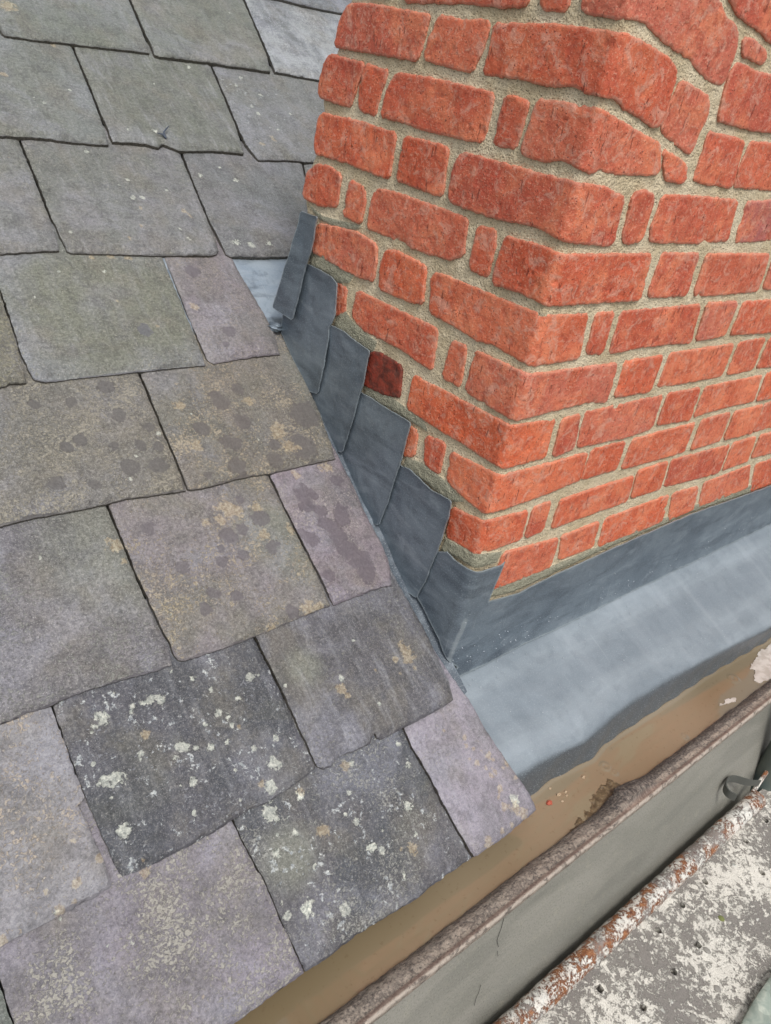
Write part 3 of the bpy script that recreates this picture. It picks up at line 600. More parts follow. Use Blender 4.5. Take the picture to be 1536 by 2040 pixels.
# --- course 1
SL.append(dict(t=[(-260,2030),(-120,1955),(0,1887),(60,1857),(123,1823),(162,1802),(200,1782),(223,1767)], l=[(-260,2030),(-340,1800)], r=[(224,1763),(222,1748),(200,1697),(184,1660),(169,1628),(157,1605),(169,1587),(155,1546),(141,1510),(122,1455),(104,1410)],
  m=dict(A=(150,147,154), B=(140,138,142), crust=(184,172,156), cr=.5, fine=.4, crustC2=(196,176,150)), lab='pale lilac slate with peach lichen at the left edge',
  W=mk('6', [(245,475,8),(245,355,5)]), O=mk('6', [(260,470,12),(10,600,12),(320,160,9),(340,350,14),(200,390,10),(440,240,12),(330,430,10)]), D=mk('6', [(100,75,8)])))
SL.append(dict(t=[(246,1753),(273,1736),(310,1720),(374,1688),(428,1659),(456,1640),(501,1611),(530,1603),(556,1586),(606,1552),(632,1529)], l=[(243,1753),(225,1712),(201,1655),(178,1600),(154,1542),(131,1478),(109,1412)], r=[(632,1528),(600,1465),(565,1387),(535,1325),(505,1268)],
  m=dict(A=(64, 68, 77), B=(80, 80, 90), crust=(140, 142, 150), cr=.4, fine=.5, lich=.38, streak=.35), lab='dark slate with the largest white lichen patches', spall=[(200,1560,40,300)],
  W=mk('P', [(204,1428,15),(187,1447,8),(183,1459,6),(232,1550,18),(206,1556,12),(196,1562,7),(300,1396,12),(318,1394,12),(285,1400,10),(265,1408,9),(261,1419,7),(280,1500,9),(281,1513,5),(365,1488,13),(349,1508,9),(352,1487,6),(498,1350,11),(515,1346,6),(540,1567,14),(247,1655,16),(228,1380,8),(222,1590,6),(385,1558,11),(455,1428,9),(463,1445,7),(452,1478,9),(550,1470,9),(505,1490,8),(545,1520,13),(360,1564,7),(478,1595,6),(185,1523,7),(384,1352,9),(342,1337,8),(475,1390,8),(420,1375,9),(435,1420,9),(420,1490,11),(390,1490,8),(468,1535,6),(385,1620,8),(158,1414,5),(410,1445,8)]),
  O=mk('P', [(292,1463,12),(522,1560,10),(285,1715,8),(476,1448,7)])))
SL.append(dict(t=[(634,1527),(648,1532),(662,1527),(674,1510),(690,1502),(704,1498),(724,1490),(742,1481),(748,1459),(752,1470),(763,1473),(782,1463),(801,1453),(830,1438),(856,1424),(882,1410),(908,1394)], l=[(634,1527),(603,1464),(568,1386),(538,1324),(509,1266)], r=[(912,1391),(894,1352),(878,1318),(841,1242),(796,1162)],
  m=dict(A=(76,75,82), B=(88,86,92), crust=(150,148,138), cr=.3, fine=.5, streak=.55, wet=.8), lab='smooth dark slate with a nicked tail beside the lead corner',
  W=mk('7', [(600,60,5),(540,240,10),(720,360,5),(280,275,5),(120,225,8)]), O=mk('7', [(850,110,16),(860,150,12),(800,150,10),(545,290,12),(570,320,8),(820,220,6),(890,190,8),(700,200,5)]), P=mk('7', [(365,185,38)])))
# --- course 2
SL.append(dict(t=[(-200,1525),(-90,1484),(0,1444),(52,1420),(96,1407),(146,1384),(182,1371),(247,1353),(305,1337),(345,1322)], l=[(-200,1525),(-290,1210)], r=[(344,1318),(338,1286),(318,1248),(298,1206),(277,1162),(257,1112),(235,1062),(214,1010)],
  m=dict(A=(108,106,114), B=(116,112,114), crust=(140,142,134), cr=.5, fine=.8, streak=.3), lab='large grey violet slate with a thick flaking tail at the left', thick=.0125,
  W=mk('4', [(310,435,8),(355,1140,4)]), O=mk('4', [(880,330,20),(950,450,10)]), P=mk('4', [(880,350,130)])))
SL.append(dict(t=[(347,1303),(356,1314),(374,1314),(400,1306),(426,1298),(483,1277),(546,1251),(608,1225),(662,1204)], l=[(347,1303),(341,1286),(321,1248),(301,1205),(280,1161),(260,1110),(238,1060),(218,1008)], r=[(662,1202),(632,1140),(600,1078),(566,1010),(535,944)],
  m=dict(A=(128,120,124), B=(122,118,108), crust=(170,156,140), cr=.6, fine=.7, streak=.2, crustC2=(176,160,126)), lab='mottled grey slate with ochre and green algae bloom',
  D=mk('3', [(275,330,16),(640,335,14),(590,362,18),(705,290,18),(630,222,9),(410,480,14),(750,400,16),(560,410,9),(830,650,14),(500,640,14),(640,430,12),(560,460,14),(530,580,14),(620,590,12)]),
  O=mk('3', [(580,260,24),(720,360,14),(890,640,16),(930,630,12),(760,720,16),(820,330,12),(690,250,12),(560,300,14),(620,270,14),(500,310,10),(460,540,8)]), W=mk('3', [(365,660,3)]), P=mk('3', [(760,350,60),(820,430,50)])))
SL.append(dict(t=[(667,1204),(680,1199),(697,1193),(720,1184),(744,1174),(784,1164)], l=[(667,1204),(635,1139),(603,1077),(569,1009),(538,943)], r=[(790,1162),(776,1117),(756,1072),(734,1031),(706,968),(675,908)],
  m=dict(A=(126, 110, 122), B=(136, 122, 126), crust=(176,166,160), cr=.5, fine=.5, streak=.3), lab='narrow mauve slate with plum blotches beside the flashing',
  D=mk('3', [(870,200,20),(1020,262,17),(1018,295,15),(900,375,16),(1090,455,24),(1010,370,20),(935,265,14),(970,510,14),(1000,150,12),(1045,415,22),(1112,500,20),(885,240,16),(860,350,12),(980,330,16),(950,310,14),(905,200,12)]), O=mk('3', [(850,130,12),(960,100,12)])))
# --- course 3
SL.append(dict(t=[(-160,1085),(-80,1065),(0,1046),(68,1030),(120,1020),(173,1010),(255,991),(310,984),(374,975)], l=[(-160,1085),(-240,800)], r=[(373,972),(352,922),(328,866),(303,805),(277,742)],
  m=dict(A=(112,110,100), B=(120,116,106), crust=(152,146,128), cr=.75, fine=.9, streak=.15), lab='wide olive brown slate with dark round spots',
  D=mk('2', [(315,705,13),(520,762,16),(500,900,11),(610,892,13),(570,990,20),(690,980,20),(245,1060,17),(410,1060,14),(465,640,16),(150,712,12),(690,900,12),(290,900,13),(650,812,13),(350,870,14),(145,1165,6)]), W=mk('2', [(595,940,6),(570,1040,6),(690,840,6)])))
SL.append(dict(t=[(376,972),(384,974),(420,967),(456,957),(500,947),(547,939),(610,925),(671,911)], l=[(376,972),(355,921),(331,865),(306,804),(280,741)], r=[(676,908),(645,838),(620,778),(590,720),(557,652)],
  m=dict(A=(122,114,104), B=(112,110,98), crust=(172,158,132), cr=.8, fine=.8, streak=.2), lab='brown grey slate with nine dark round lichen marks',
  D=mk('2', [(945,680,13),(965,705,17),(1060,790,19),(885,822,15),(865,815,10),(1000,880,16),(1030,890,15),(1040,985,18),(1205,955,16),(910,1025,10),(1040,650,12),(1200,890,12),(1330,760,30),(1320,900,30)]),
  O=mk('2', [(1215,830,16),(1265,900,14),(780,720,12),(1090,700,12),(860,890,12),(1300,900,8)]), W=mk('2', [(835,755,4),(1130,870,3)])))
# --- course 4
SL.append(dict(t=[(-220,800),(-110,785),(0,768),(23,762),(55,760)], l=[(-220,800),(-290,560)], r=[(56,757),(38,700),(20,640),(-2,574),(-20,520)], m=dict(A=(100,102,86), B=(112,110,96), crust=(150,146,120), cr=.6, fine=.8), lab='mossy green slate cut by the left edge'))
SL.append(dict(t=[(59,738),(68,752),(91,758),(130,754),(173,749),(230,743),(296,736),(355,730),(411,725)], l=[(59,738),(41,699),(22,638),(1,573),(-18,520)], r=[(412,720),(392,675),(370,622),(345,560),(320,503)],
  m=dict(A=(126,132,144), B=(120,126,136), crust=(160,160,146), cr=.4, fine=.7, streak=.3, patchC=(112,115,98)), lab='blue grey slate with an olive crusted middle',
  D=mk('2', [(630,390,14)]), O=mk('2', [(510,262,4),(685,372,6),(480,70,10),(560,75,10),(400,70,8)]), W=mk('2', [(150,245,5),(455,135,6),(254,134,4)]), P=mk('2', [(430,300,170),(600,280,130),(300,250,120),(700,380,60),(420,400,110)])))
SL.append(dict(t=[(414,713),(421,719),(428,722),(455,717),(479,712),(520,707),(560,703)], l=[(414,713),(395,674),(373,621),(348,559),(323,502)], r=[(560,701),(552,676),(542,653),(515,602),(485,552),(455,500)],
  m=dict(A=(132,122,130), B=(126,118,116), crust=(166,156,144), cr=.45, fine=.6, streak=.5), lab='narrow pinkish slate at the back corner of the chimney', D=mk('2', [(1000,395,12),(985,450,6),(840,130,14)]), O=mk('2', [(850,290,10)])))
# --- course 5
SL.append(dict(t=[(-160,512),(-60,506),(0,502),(62,498),(121,496)], l=[(-160,512),(-220,300)], r=[(121,494),(98,430),(68,350),(35,272)], m=dict(A=(116,118,112), B=(124,126,130), crust=(150,150,138), cr=.4, fine=.6), lab='grey green slate at the left, third row from the top', O=mk('1', [(45,750,5)])))
SL.append(dict(t=[(128,484),(134,496),(142,500),(200,502),(250,503),(310,505),(375,506),(420,506),(433,503),(438,497)], l=[(128,484),(102,430),(71,348),(39,272)], r=[(438,492),(418,445),(390,378),(356,295)],
  m=dict(A=(114,117,112), B=(126,126,130), crust=(158,158,148), cr=.4, fine=.6, streak=.35), lab='broad grey slate with two small yellow lichens',
  W=mk('1', [(635,945,6),(680,945,6),(415,722,6),(610,860,4),(645,880,4),(570,885,4),(795,910,4),(340,1110,4),(900,1140,5),(860,1095,3)]), O=mk('1', [(670,992,6),(880,1010,6),(912,1035,7),(620,1140,8),(680,1080,8)])))
SL.append(dict(t=[(446,490),(452,502),(462,508),(490,508),(521,509),(583,507),(640,507)], l=[(446,490),(421,444),(393,377),(360,294)], r=[(640,505),(628,460),(620,400),(604,330),(596,308)],
  m=dict(A=(112,116,118), B=(120,120,124), crust=(150,152,150), cr=.3, fine=.6, streak=.3), lab='grey slate with a pale chipped tail touching the chimney', W=mk('1', [(958,840,6),(1130,865,6),(1130,1160,10),(1200,1170,8),(1290,1165,8),(1050,800,4)])))
SL.append(dict(t=[(643,507),(720,512),(860,520)], l=[(643,507),(607,332),(600,308)], r=[(860,520),(800,330)], m=dict(A=(112,116,118), B=(120,120,124), cr=.3)))
# --- course 6
SL.append(dict(t=[(-60,262),(0,266),(83,271),(130,277),(179,282),(219,285)], l=[(-60,262),(-140,60)], r=[(219,280),(195,218),(168,150),(140,82)], m=dict(A=(120,125,122), B=(114,118,110), crust=(152,154,144), cr=.35, fine=.6, streak=.3), lab='pale grey green slate at the left, second row from the top', W=mk('1', [(165,465,4),(330,430,4),(610,622,3),(210,490,4)]), O=mk('1', [(20,355,7),(255,215,5)])))
SL.append(dict(t=[(225,279),(258,281),(292,284),(317,291),(325,284),(335,287),(358,297),(390,298),(425,297),(456,300),(488,303)], l=[(225,279),(199,218),(172,150),(143,82)], r=[(489,298),(468,245),(442,182),(416,120)],
  m=dict(A=(110,114,104), B=(118,120,114), crust=(150,152,142), cr=.35, fine=.5, streak=.6, wet=.8), lab='olive slate with a notched tail and pale vertical streaks', W=mk('1', [(902,320,6),(610,622,4),(740,630,6),(735,400,3)])))
SL.append(dict(t=[(508,306),(517,315),(545,316),(575,316),(600,318),(625,320),(700,326)], l=[(508,306),(490,285),(472,245),(446,182),(420,122)], r=[(700,322),(640,140)], m=dict(A=(124,126,128), B=(118,121,120), crust=(160,160,154), cr=.35, fine=.6, lich=.1), lab='grey slate speckled with pinhead lichens against the chimney',
  W=mk('1', [(1235,543,5),(1245,455,4),(1130,410,4),(1330,620,3),(1205,510,3),(1390,545,3),(1150,370,3)]), O=mk('1', [(1255,690,6),(1310,665,8)])))
SL.append(dict(t=[(703,326),(800,334),(960,350)], l=[(703,326),(644,140)], r=[(960,350),(880,160)], m=dict(A=(120,122,122), B=(118,121,120), cr=.3)))
# --- course 7
SL.append(dict(t=[(2,57),(9,66),(40,70),(83,76),(125,80),(167,86),(210,91),(250,95),(300,102)], l=[(2,57),(-14,20),(-50,-70)], r=[(300,98),(280,52),(256,-5),(230,-70)], m=dict(A=(112,118,108), B=(120,124,122), crust=(150,150,138), cr=.35, fine=.6), lab='grey green slate with a thick tail in the top left corner', thick=.010, O=mk('1', [(40,30,14)]), P=mk('1', [(660,170,20)])))
SL.append(dict(t=[(309,106),(320,110),(345,112),(375,116),(415,121),(458,128),(500,134),(541,140)], l=[(309,106),(284,52),(260,-5),(234,-70)], r=[(543,138),(525,92),(485,-2),(460,-60)], m=dict(A=(112,117,108), B=(122,122,114), crust=(150,150,136), cr=.3, fine=.6, streak=.35), lab='smooth olive grey slate in the middle of the top row', W=mk('1', [(1100,65,4)])))
SL.append(dict(t=[(549,140),(570,143),(592,148),(615,152),(640,156),(700,165),(790,180)], l=[(549,140),(529,92),(489,-2),(464,-60)], r=[(790,178),(720,20)], m=dict(A=(160,166,170), B=(120,126,132), crust=(200,204,206), cr=.4, fine=.4, streak=1., wet=.9), lab='bright streaked slate beside the top of the chimney'))
SL.append(dict(t=[(-330,20),(-150,40),(-2,64)], l=[(-330,20),(-400,-100)], r=[(-2,60),(-18,20),(-54,-70)], m=dict(A=(112,118,108), B=(120,124,122), cr=.3)))
# --- course 8 (only its right end shows)
SL.append(dict(t=[(345,-40),(420,-28),(500,-14),(555,-6),(600,6),(640,15),(700,26),(820,46)], l=[(345,-40),(310,-120)], r=[(820,44),(770,-60)], m=dict(A=(122,128,138), B=(116,122,130), cr=.3), lab='sliver of blue grey slate at the top edge beside the chimney'))
roof = empty('slate_roof', (-.3, .3, -.1), 'weathered natural slate roof slope of overlapping grey and mauve slates covered in lichen', 'roof')
for i, d in enumerate(SL):
    tl = [px_roof(*a) for a in d['t']]; vt = float(np.mean([a[1] for a in tl]))
    f = lambda a: px_roof(a[0], a[1], vt)
    L = [f(a) for a in d['l']]; Rr = [f(a) for a in d['r']]
    vtop = vt + .217 / 1 + .085
    def ext(P_):
        (ux, vx), (uy, vy) = P_[-2], P_[-1]; return P_[-1][0] + (uy - ux) / max(vy - vx, .02) * (vtop - vy) * .6, vtop
    poly = tl[:] + Rr[1:] + [ext(Rr)] + [ext(L)] + L[::-1][:-1]
    X, Y, D, Q = patch(poly, .002, .0002, .0009, 90, 200 + i)
    th = d.get('thick', .0078)
    rs = random.Random(i + 50); lift = rs.uniform(.0, .0016)
    rip = .0010 * fbm(X, Y * .6, 11, 3, 300 + i) + .0005 * fbm(X, Y * .5, 45, 4, 310 + i, .6) + .00035 * fbm(X, Y, 200, 3, 311 + i, .6)
    vt_loc = vt
    h = lift * np.clip(1 - (Y - vt) / .217, 0, 1) - KN * (Y - vt) + rip
    # flaked edges: steps where leaves of slate have come away
    fl = fbm(X, Y, 24, 3, 320 + i) * .006 + fbm(X, Y, 110, 3, 330 + i) * .003
    tail = np.clip(1 - (Y - vt) / .03, 0, 1)
    for dd, st in ((.0030, .0015), (.0060, .0011), (.0095, .0008)):
        e = D + fl - dd * (.75 + .6 * tail); h = h - st * np.clip(.5 - e / .0016, 0, 1) * (.45 + .95 * tail)
    h = h - .0012 * np.exp(-D / .0016)
    for (sx, sy, w0, L0) in d.get('spall', []):             # a long flake lost from the left edge
        c0 = f((sx, sy)); le = np.interp(Y, [a[1] for a in L], [a[0] for a in L]) if len(L) > 1 else X * 0
        wd = .016 + .006 * fbm(Y, Y * 0, 22, 3, 340 + i) + .002 * fbm(Y, X, 120, 2, 341 + i); h = h - .0028 * np.clip((wd - (X - le)) / .0012, 0, 1)
    col = np.zeros((len(X), 4))
    for key, ch in (('W', 0), ('O', 1), ('D', 2), ('P', 3)):
        for (mx, my, mr) in d.get(key, []):
            c0 = f((mx, my)); c1 = f((mx + mr, my)); c2 = f((mx, my + mr)); rr = .5 * (math.hypot(c1[0] - c0[0], c1[1] - c0[1]) + math.hypot(c2[0] - c0[0], c2[1] - c0[1]))
            col[:, ch] = np.maximum(col[:, ch], np.clip((1.15 if mr > 11 else .98) - np.hypot(X - c0[0], Y - c0[1]) / rr * .72, 0, 1) if key != 'D' else np.clip(1.3 - np.hypot(X - c0[0], Y - c0[1]) / rr * .95, 0, 1))
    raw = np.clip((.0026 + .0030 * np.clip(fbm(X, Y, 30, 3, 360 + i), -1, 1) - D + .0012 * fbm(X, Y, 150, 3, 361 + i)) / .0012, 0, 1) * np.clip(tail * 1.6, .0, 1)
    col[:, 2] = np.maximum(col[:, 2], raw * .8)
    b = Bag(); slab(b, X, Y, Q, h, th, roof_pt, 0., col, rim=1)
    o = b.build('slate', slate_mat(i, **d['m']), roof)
    if d.get('lab'): o['label'] = d['lab']
# boarding and felt beneath, seen only as the dark in the joints
n = N('dark_roofing_felt'); M_FELT = n.finish((.03, .03, .032, 1), .9)
b = Bag(); vv = np.array([roof_pt(np.array(u), np.array(v), np.array(w0)) for w0 in (-.027, -.06) for u, v in ((-1.3, -.245), (-.035, -.245), (-.035, 1.6), (-1.3, 1.6))])
b.add(vv, np.array([(0, 1, 2, 3), (7, 6, 5, 4), (0, 4, 5, 1), (3, 2, 6, 7), (0, 3, 7, 4), (1, 5, 6, 2)]), False, vv.copy()); 
vv = np.array([roof_pt(np.array(u), np.array(v), np.array(w0)) for w0 in (-.027, -.06) for u, v in ((-.035, .66), (1.4, .66), (1.4, 1.6), (-.035, 1.6))])
b.add(vv, np.array([(0, 1, 2, 3), (7, 6, 5, 4), (0, 4, 5, 1), (3, 2, 6, 7), (1, 5, 6, 2)]), False, vv.copy()); b.build('roofing_felt', M_FELT, roof)

# ================================================================== GUTTER, WATER, SILT
def gutter_mat():
    n = N('crusted_cast_iron'); v = n.vec; lo = n.noise(v, 12, 4, .6); mid = n.noise(v, 60, 6, .7, .5); hi = n.noise(v, 260, 5, .7)
    c = n.mix(n.step(lo, .35, .65), sc((164, 150, 136)), sc((146, 136, 124)))
    c = n.mix(n.math('MULTIPLY', n.step(mid, .60, .38), .7), c, sc((84, 76, 72))); c = n.mix(n.math('MULTIPLY', n.step(hi, .50, .62), .7), c, sc((172, 158, 144))); c = n.mix(n.math('MULTIPLY', n.step(hi, .46, .38), .75), c, sc((62, 56, 54)))
    c = n.mix(n.math('MULTIPLY', n.mr, n.step(mid, .38, .52)), c, sc((188, 176, 164)))     # lip: bare pink primer
    c = n.mix(n.math('MULTIPLY', n.mg, .55), c, sc((126, 100, 88)))                          # red-brown line under the lip
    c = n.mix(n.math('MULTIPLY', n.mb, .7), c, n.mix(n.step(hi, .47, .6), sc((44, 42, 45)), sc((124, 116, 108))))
    return n.finish(c, .7, n.math('ADD', mid, n.math('MULTIPLY', hi, .5)), .004, 1.)
M_GUT = gutter_mat()
prof = [(-.150, -.392), (-.152, -.43), (-.158, -.47), (-.178, -.497), (-.205, -.505), (-.228, -.492), (-.240, -.470), (-.2490, -.45), (-.2555, -.432), (-.2615, -.419), (-.269, -.4090), (-.2775, -.4040), (-.286, -.4035), (-.2895, -.4025), (-.2925, -.3995), (-.2955, -.3995), (-.2975, -.404), (-.2970, -.414), (-.286, -.428), (-.274, -.455), (-.252, -.495), (-.215, -.515), (-.17, -.508), (-.145, -.47), (-.144, -.392)]
P_ = np.array(prof); dl = np.concatenate([[0], np.cumsum(np.hypot(*np.diff(P_, axis=0).T))]); tt = np.arange(0, dl[-1], .0022)
py = np.interp(tt, dl, P_[:, 0]); pz = np.interp(tt, dl, P_[:, 1]); i0 = np.interp(tt, dl, np.arange(len(P_)))
k5 = np.ones(3) / 3; py[1:-1] = np.convolve(py, k5, 'valid'); pz[1:-1] = np.convolve(pz, k5, 'valid')
ny_, nz_ = np.gradient(pz), -np.gradient(py); nn = np.hypot(ny_, nz_); ny_ /= nn; nz_ /= nn       # pointing into the trough
xs = np.arange(-1.2, 1.6, .0034); XX, TT = np.meshgrid(xs, tt, indexing='ij'); I0 = np.broadcast_to(i0, XX.shape)
inner = np.clip((I0 - 7.2) / 1.5, 0, 1) * np.clip((13.3 - I0) / .8, 0, 1)
dis = inner * (.0022 * fbm(XX, TT, 30, 4, 401) + .0014 * fbm(XX, TT, 140, 3, 402)) + .0006 * fbm(XX, TT, 60, 3, 403)
# the scab of rust and moss on the lip
scab = hit(1262, 1582, (0, 0, 1), -.41); g_ = np.exp(-((XX - scab[0]) / .042) ** 2) * inner; dis += g_ * (.011 + .006 * fbm(XX, TT, 55, 3, 404))
YY = py[None, :] + dis * ny_[None, :]; ZZ2 = pz[None, :] + dis * nz_[None, :]
lip = .8 * np.clip((I0 - 14.6) / .3, 0, 1) * np.clip((16.2 - I0) / .5, 0, 1); redl = np.clip((I0 - 12.4) / .5, 0, 1) * np.clip((14.4 - I0) / .4, 0, 1)
V = np.stack([XX, YY, ZZ2], -1); nx, ny = XX.shape; id_ = np.arange(nx * ny).reshape(nx, ny); Q = np.stack([id_[:-1, :-1], id_[:-1, 1:], id_[1:, 1:], id_[1:, :-1]], -1).reshape(-1, 4)
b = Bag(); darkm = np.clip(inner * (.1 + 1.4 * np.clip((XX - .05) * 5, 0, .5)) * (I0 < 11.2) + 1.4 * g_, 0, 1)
b.add(V.reshape(-1, 3), Q, True, np.stack([XX, TT, XX * 0], -1).reshape(-1, 3), np.stack([lip, redl, darkm, XX * 0], -1).reshape(-1, 4))
gut = empty('gutter', (0, -.22, -.5), 'old rusty cast iron gutter full of brown rainwater along the eave', 'gutter')
b.build('trough', M_GUT, gut)
def water_mat():
    n = N('muddy_water'); v = n.vec; c = n.mix(n.step(n.noise(v, 3, 1, .5), .3, .7), sc((118, 104, 80)), sc((136, 122, 100)))
    c = n.mix(n.math('MULTIPLY', n.step(n.noise(v, 110, 4, .6), .60, .68), .25), c, sc((88, 66, 42)))
    c = n.mix(n.mb, c, sc((84, 66, 46)))
    return n.finish(c, .03, None, spec=.7, coat=.6)
b = Bag(); X, Y = np.meshgrid(np.arange(-1.2, 1.6, .0022), np.arange(-.262, -.15, .0022), indexing='ij')
Z = np.full(X.shape, ZW) + .00006 * fbm(X, Y, 9, 2, 500)
for (u, v, rr, am) in [(1461, 1352, .010, .0011), (1461, 1352, .005, .001), (1206, 1527, .007, .0011), (1224, 1539, .004, .0009), (1363, 1467, .004, .001)]:
    c0 = hit(u, v, (0, 0, 1), ZW); d = np.hypot(X - c0[0], Y - c0[1]); Z += am * 1.1 * np.exp(-((d - rr) / .0022) ** 2)
wy = np.interp(X[:, 0], [c[0] for c in wt], [c[1] for c in wt]); Z += .0030 * np.exp(-np.abs(Y - (wy[:, None] + .001)) / .0035) * (X > -.05)      # water climbing the lead
dkm = np.clip((Y + .232) / -.02, 0, 1) * (.6 + .4 * fbm(X, Y, 20, 2, 7)) * .0
nx, ny = X.shape; id_ = np.arange(nx * ny).reshape(nx, ny); Q = np.stack([id_[:-1, :-1], id_[1:, :-1], id_[1:, 1:], id_[:-1, 1:]], -1).reshape(-1, 4)
b.add(np.stack([X, Y, Z], -1).reshape(-1, 3), Q, True, np.stack([X, Y, X * 0], -1).reshape(-1, 3), np.stack([dkm] * 3 + [dkm * 0], -1).reshape(-1, 4))
tag(b.build('water', water_mat()), kind='structure')
# silt bank lying just under / at the surface below the scab, and grit beside the eave corner
n = N('wet_brown_silt'); v = n.vec; mid = n.noise(v, 90, 5, .7); c = n.mix(n.step(mid, .4, .6), sc((88, 72, 52)), sc((120, 102, 76))); M_SILT = n.finish(c, .35, mid, .003, 1.)
def bank(name, px, top, seed, label, cat, mat, hgt=.006, res=.0022):
    q = [tuple(hit(a[0], a[1], (0, 0, 1), ZW)[:2]) for a in px]; X, Y, D, Q = patch(chaikin(q, 2), res * .6, 0, .0022, 60, seed)
    h = ZW - .0012 + np.minimum(D, .02) / .02 * hgt * (.7 + .5 * fbm(X, Y, 70, 4, seed)) + .0015 * fbm(X, Y, 160, 3, seed + 1) * np.minimum(D / .004, 1) - .0008
    b = Bag(); b.add(np.stack([X, Y, h], -1), Q, True, np.stack([X, Y, h], -1)); return tag(b.build(name, mat), label, cat)
bank('silt_bank', [(1095,1690),(1130,1640),(1155,1605),(1172,1570),(1195,1546),(1240,1545),(1275,1560),(1260,1600),(1215,1640),(1160,1690),(1110,1720)], 0, 510, 'dark brown silt and moss bank in the gutter below the rusty lump on its lip', 'silt', M_SILT, .0055)
n = N('pale_grey_patch'); v = n.vec; c = n.mix(n.step(n.noise(v, 60, 4), .4, .6), sc((176, 166, 156)), sc((196, 188, 180))); M_PALE = n.finish(c, .2)
def film(px, seed, label, nm='pale_patch'):  # thin flat pale patch set just above the water surface
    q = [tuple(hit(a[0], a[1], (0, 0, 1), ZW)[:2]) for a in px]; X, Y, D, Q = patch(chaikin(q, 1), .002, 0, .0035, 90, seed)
    b = Bag(); slab(b, X, Y, Q, np.full(len(X), ZW + .0014), .0016, lambda x, y, z: np.stack([x, y, z], -1), 0., None if 0 else np.zeros((len(X), 4))); return tag(b.build(nm, M_PALE), label, 'scum', 'pale patches on the gutter water')
film(rd('L', [(1500,90),(1620,40),(1640,180),(1536,230),(1480,255),(1450,235),(1470,190),(1438,185),(1470,130)]), 520, 'larger ragged pale patch on the gutter water by the right edge')
film(rd('L', [(1300,345),(1335,325),(1375,312),(1380,325),(1345,345),(1310,355)]), 521, 'small pale strip in the middle of the gutter water')
n = N('brick_crumb'); c = n.mix(n.noise(n.vec, 200, 3), sc((164, 78, 58)), sc((186, 96, 74))); M_CRUMB = n.finish(c, .7)
b = Bag(); c0 = hit(1094, 1600, (0, 0, 1), ZW); blob(b, (c0[0], c0[1], ZW + .0003), .0050, 31, 10, (1.1, .8, .5), .6); tag(b.build('brick_crumb', M_CRUMB), 'small orange red brick crumb lying in the gutter water by the corner slate', 'debris')
n = N('pale_grit'); c = n.mix(n.noise(n.vec, 150, 3), sc((150, 124, 96)), sc((196, 176, 150))); M_GRIT = n.finish(c, .7)
rs = random.Random(9)
for (u, v, r_) in [(1162,1548,.0028),(1113,1583,.0034),(1127,1578,.0022),(1129,1585,.002),(1096,1571,.002),(1120,1596,.0018)]:
    b = Bag(); c0 = hit(u, v, (0, 0, 1), ZW); blob(b, (c0[0], c0[1], ZW + .0003), r_, rs.randint(1, 99), 8, (1.2, .9, .6), .6)
    tag(b.build('grit_pebble', M_GRIT), 'tiny pale grit speck in the gutter water between lead apron and corner slate', 'pebble', 'grit specks in the gutter')
# curled scrap and twig caught in the notched slate tail
b = Bag(); c0 = px_roof(324, 272); n = N('blue_grey_scrap'); M_SCR = n.finish(sc((70, 78, 92)), .5)
P0 = lambda du, dv, ww: roof_pt(np.array(c0[0] + du), np.array(c0[1] + dv), np.array(ww))
tube(b, [P0(.004, -.006, .002), P0(.002, .004, .006), P0(.008, .010, .008), P0(.017, .018, .010)], [.0016, .002, .0014, .0006], 8)
tube(b, [P0(.004, -.006, .002), P0(-.002, .0, .005), P0(-.010, .003, .004)], [.0018, .0018, .0008], 8)
tag(b.build('twig', M_SCR), 'small forked blue grey twig caught in the notched tail of an olive slate', 'twig')

# ================================================================== HOUSE WALL BELOW THE GUTTER
def wall_mat():
    n = N('grey_green_render'); v = n.vec; lo = n.noise(n.scale(v, (.35, 1, 1)), 7, 3, .6, .6); mid = n.noise(v, 40, 4, .6); hi = n.noise(v, 260, 4, .7)
    c = n.mix(n.step(lo, .3, .7), sc((124, 123, 115)), sc((140, 138, 130))); c = n.mix(n.math('MULTIPLY', n.step(mid, .55, .7), .25), c, sc((158, 155, 138)))
    c = n.mix(n.math('MULTIPLY', n.step(n.noise(n.scale(v, (.25, 1, 1)), 9, 3, .5), .46, .36), .35), c, sc((104, 104, 98))); c = n.mix(n.math('MULTIPLY', n.step(hi, .46, .36), .7), c, sc((98, 98, 90))); c = n.mix(n.math('MULTIPLY', n.step(hi, .55, .64), .4), c, sc((156, 156, 146)))
    return n.finish(c, .85, n.math('ADD', hi, mid), .0015, .7)
M_WALL = wall_mat()
YW = -.128
b = Bag(); X, Z = np.meshgrid(np.arange(-2.4, 3.2, .012), np.concatenate([np.arange(-2.0, -.40, .012)]), indexing='ij')
Yv = YW - .25 * np.clip(-.5 - Z, 0, .9) * (Z < -.5) + .0025 * fbm(X, Z, 5, 3, 601) + .0012 * fbm(X, Z, 30, 3, 602)  # outward batter is an added shape, so the wall catches more skylight
nx, ny = X.shape; id_ = np.arange(nx * ny).reshape(nx, ny); Q = np.stack([id_[:-1, :-1], id_[1:, :-1], id_[1:, 1:], id_[:-1, 1:]], -1).reshape(-1, 4)
b.add(np.stack([X, Yv, Z], -1).reshape(-1, 3), Q, True, np.stack([X, Z, X * 0], -1).reshape(-1, 3))
vv = np.array([(-2.4, YW - .225, -3.5), (3.2, YW - .225, -3.5), (3.2, YW - .225, -2.0), (-2.4, YW - .225, -2.0), (-2.4, YW, -.412), (3.2, YW, -.412), (3.2, .2, -.412), (-2.4, .2, -.412), (-2.4, .2, -3.5), (3.2, .2, -3.5)], float)
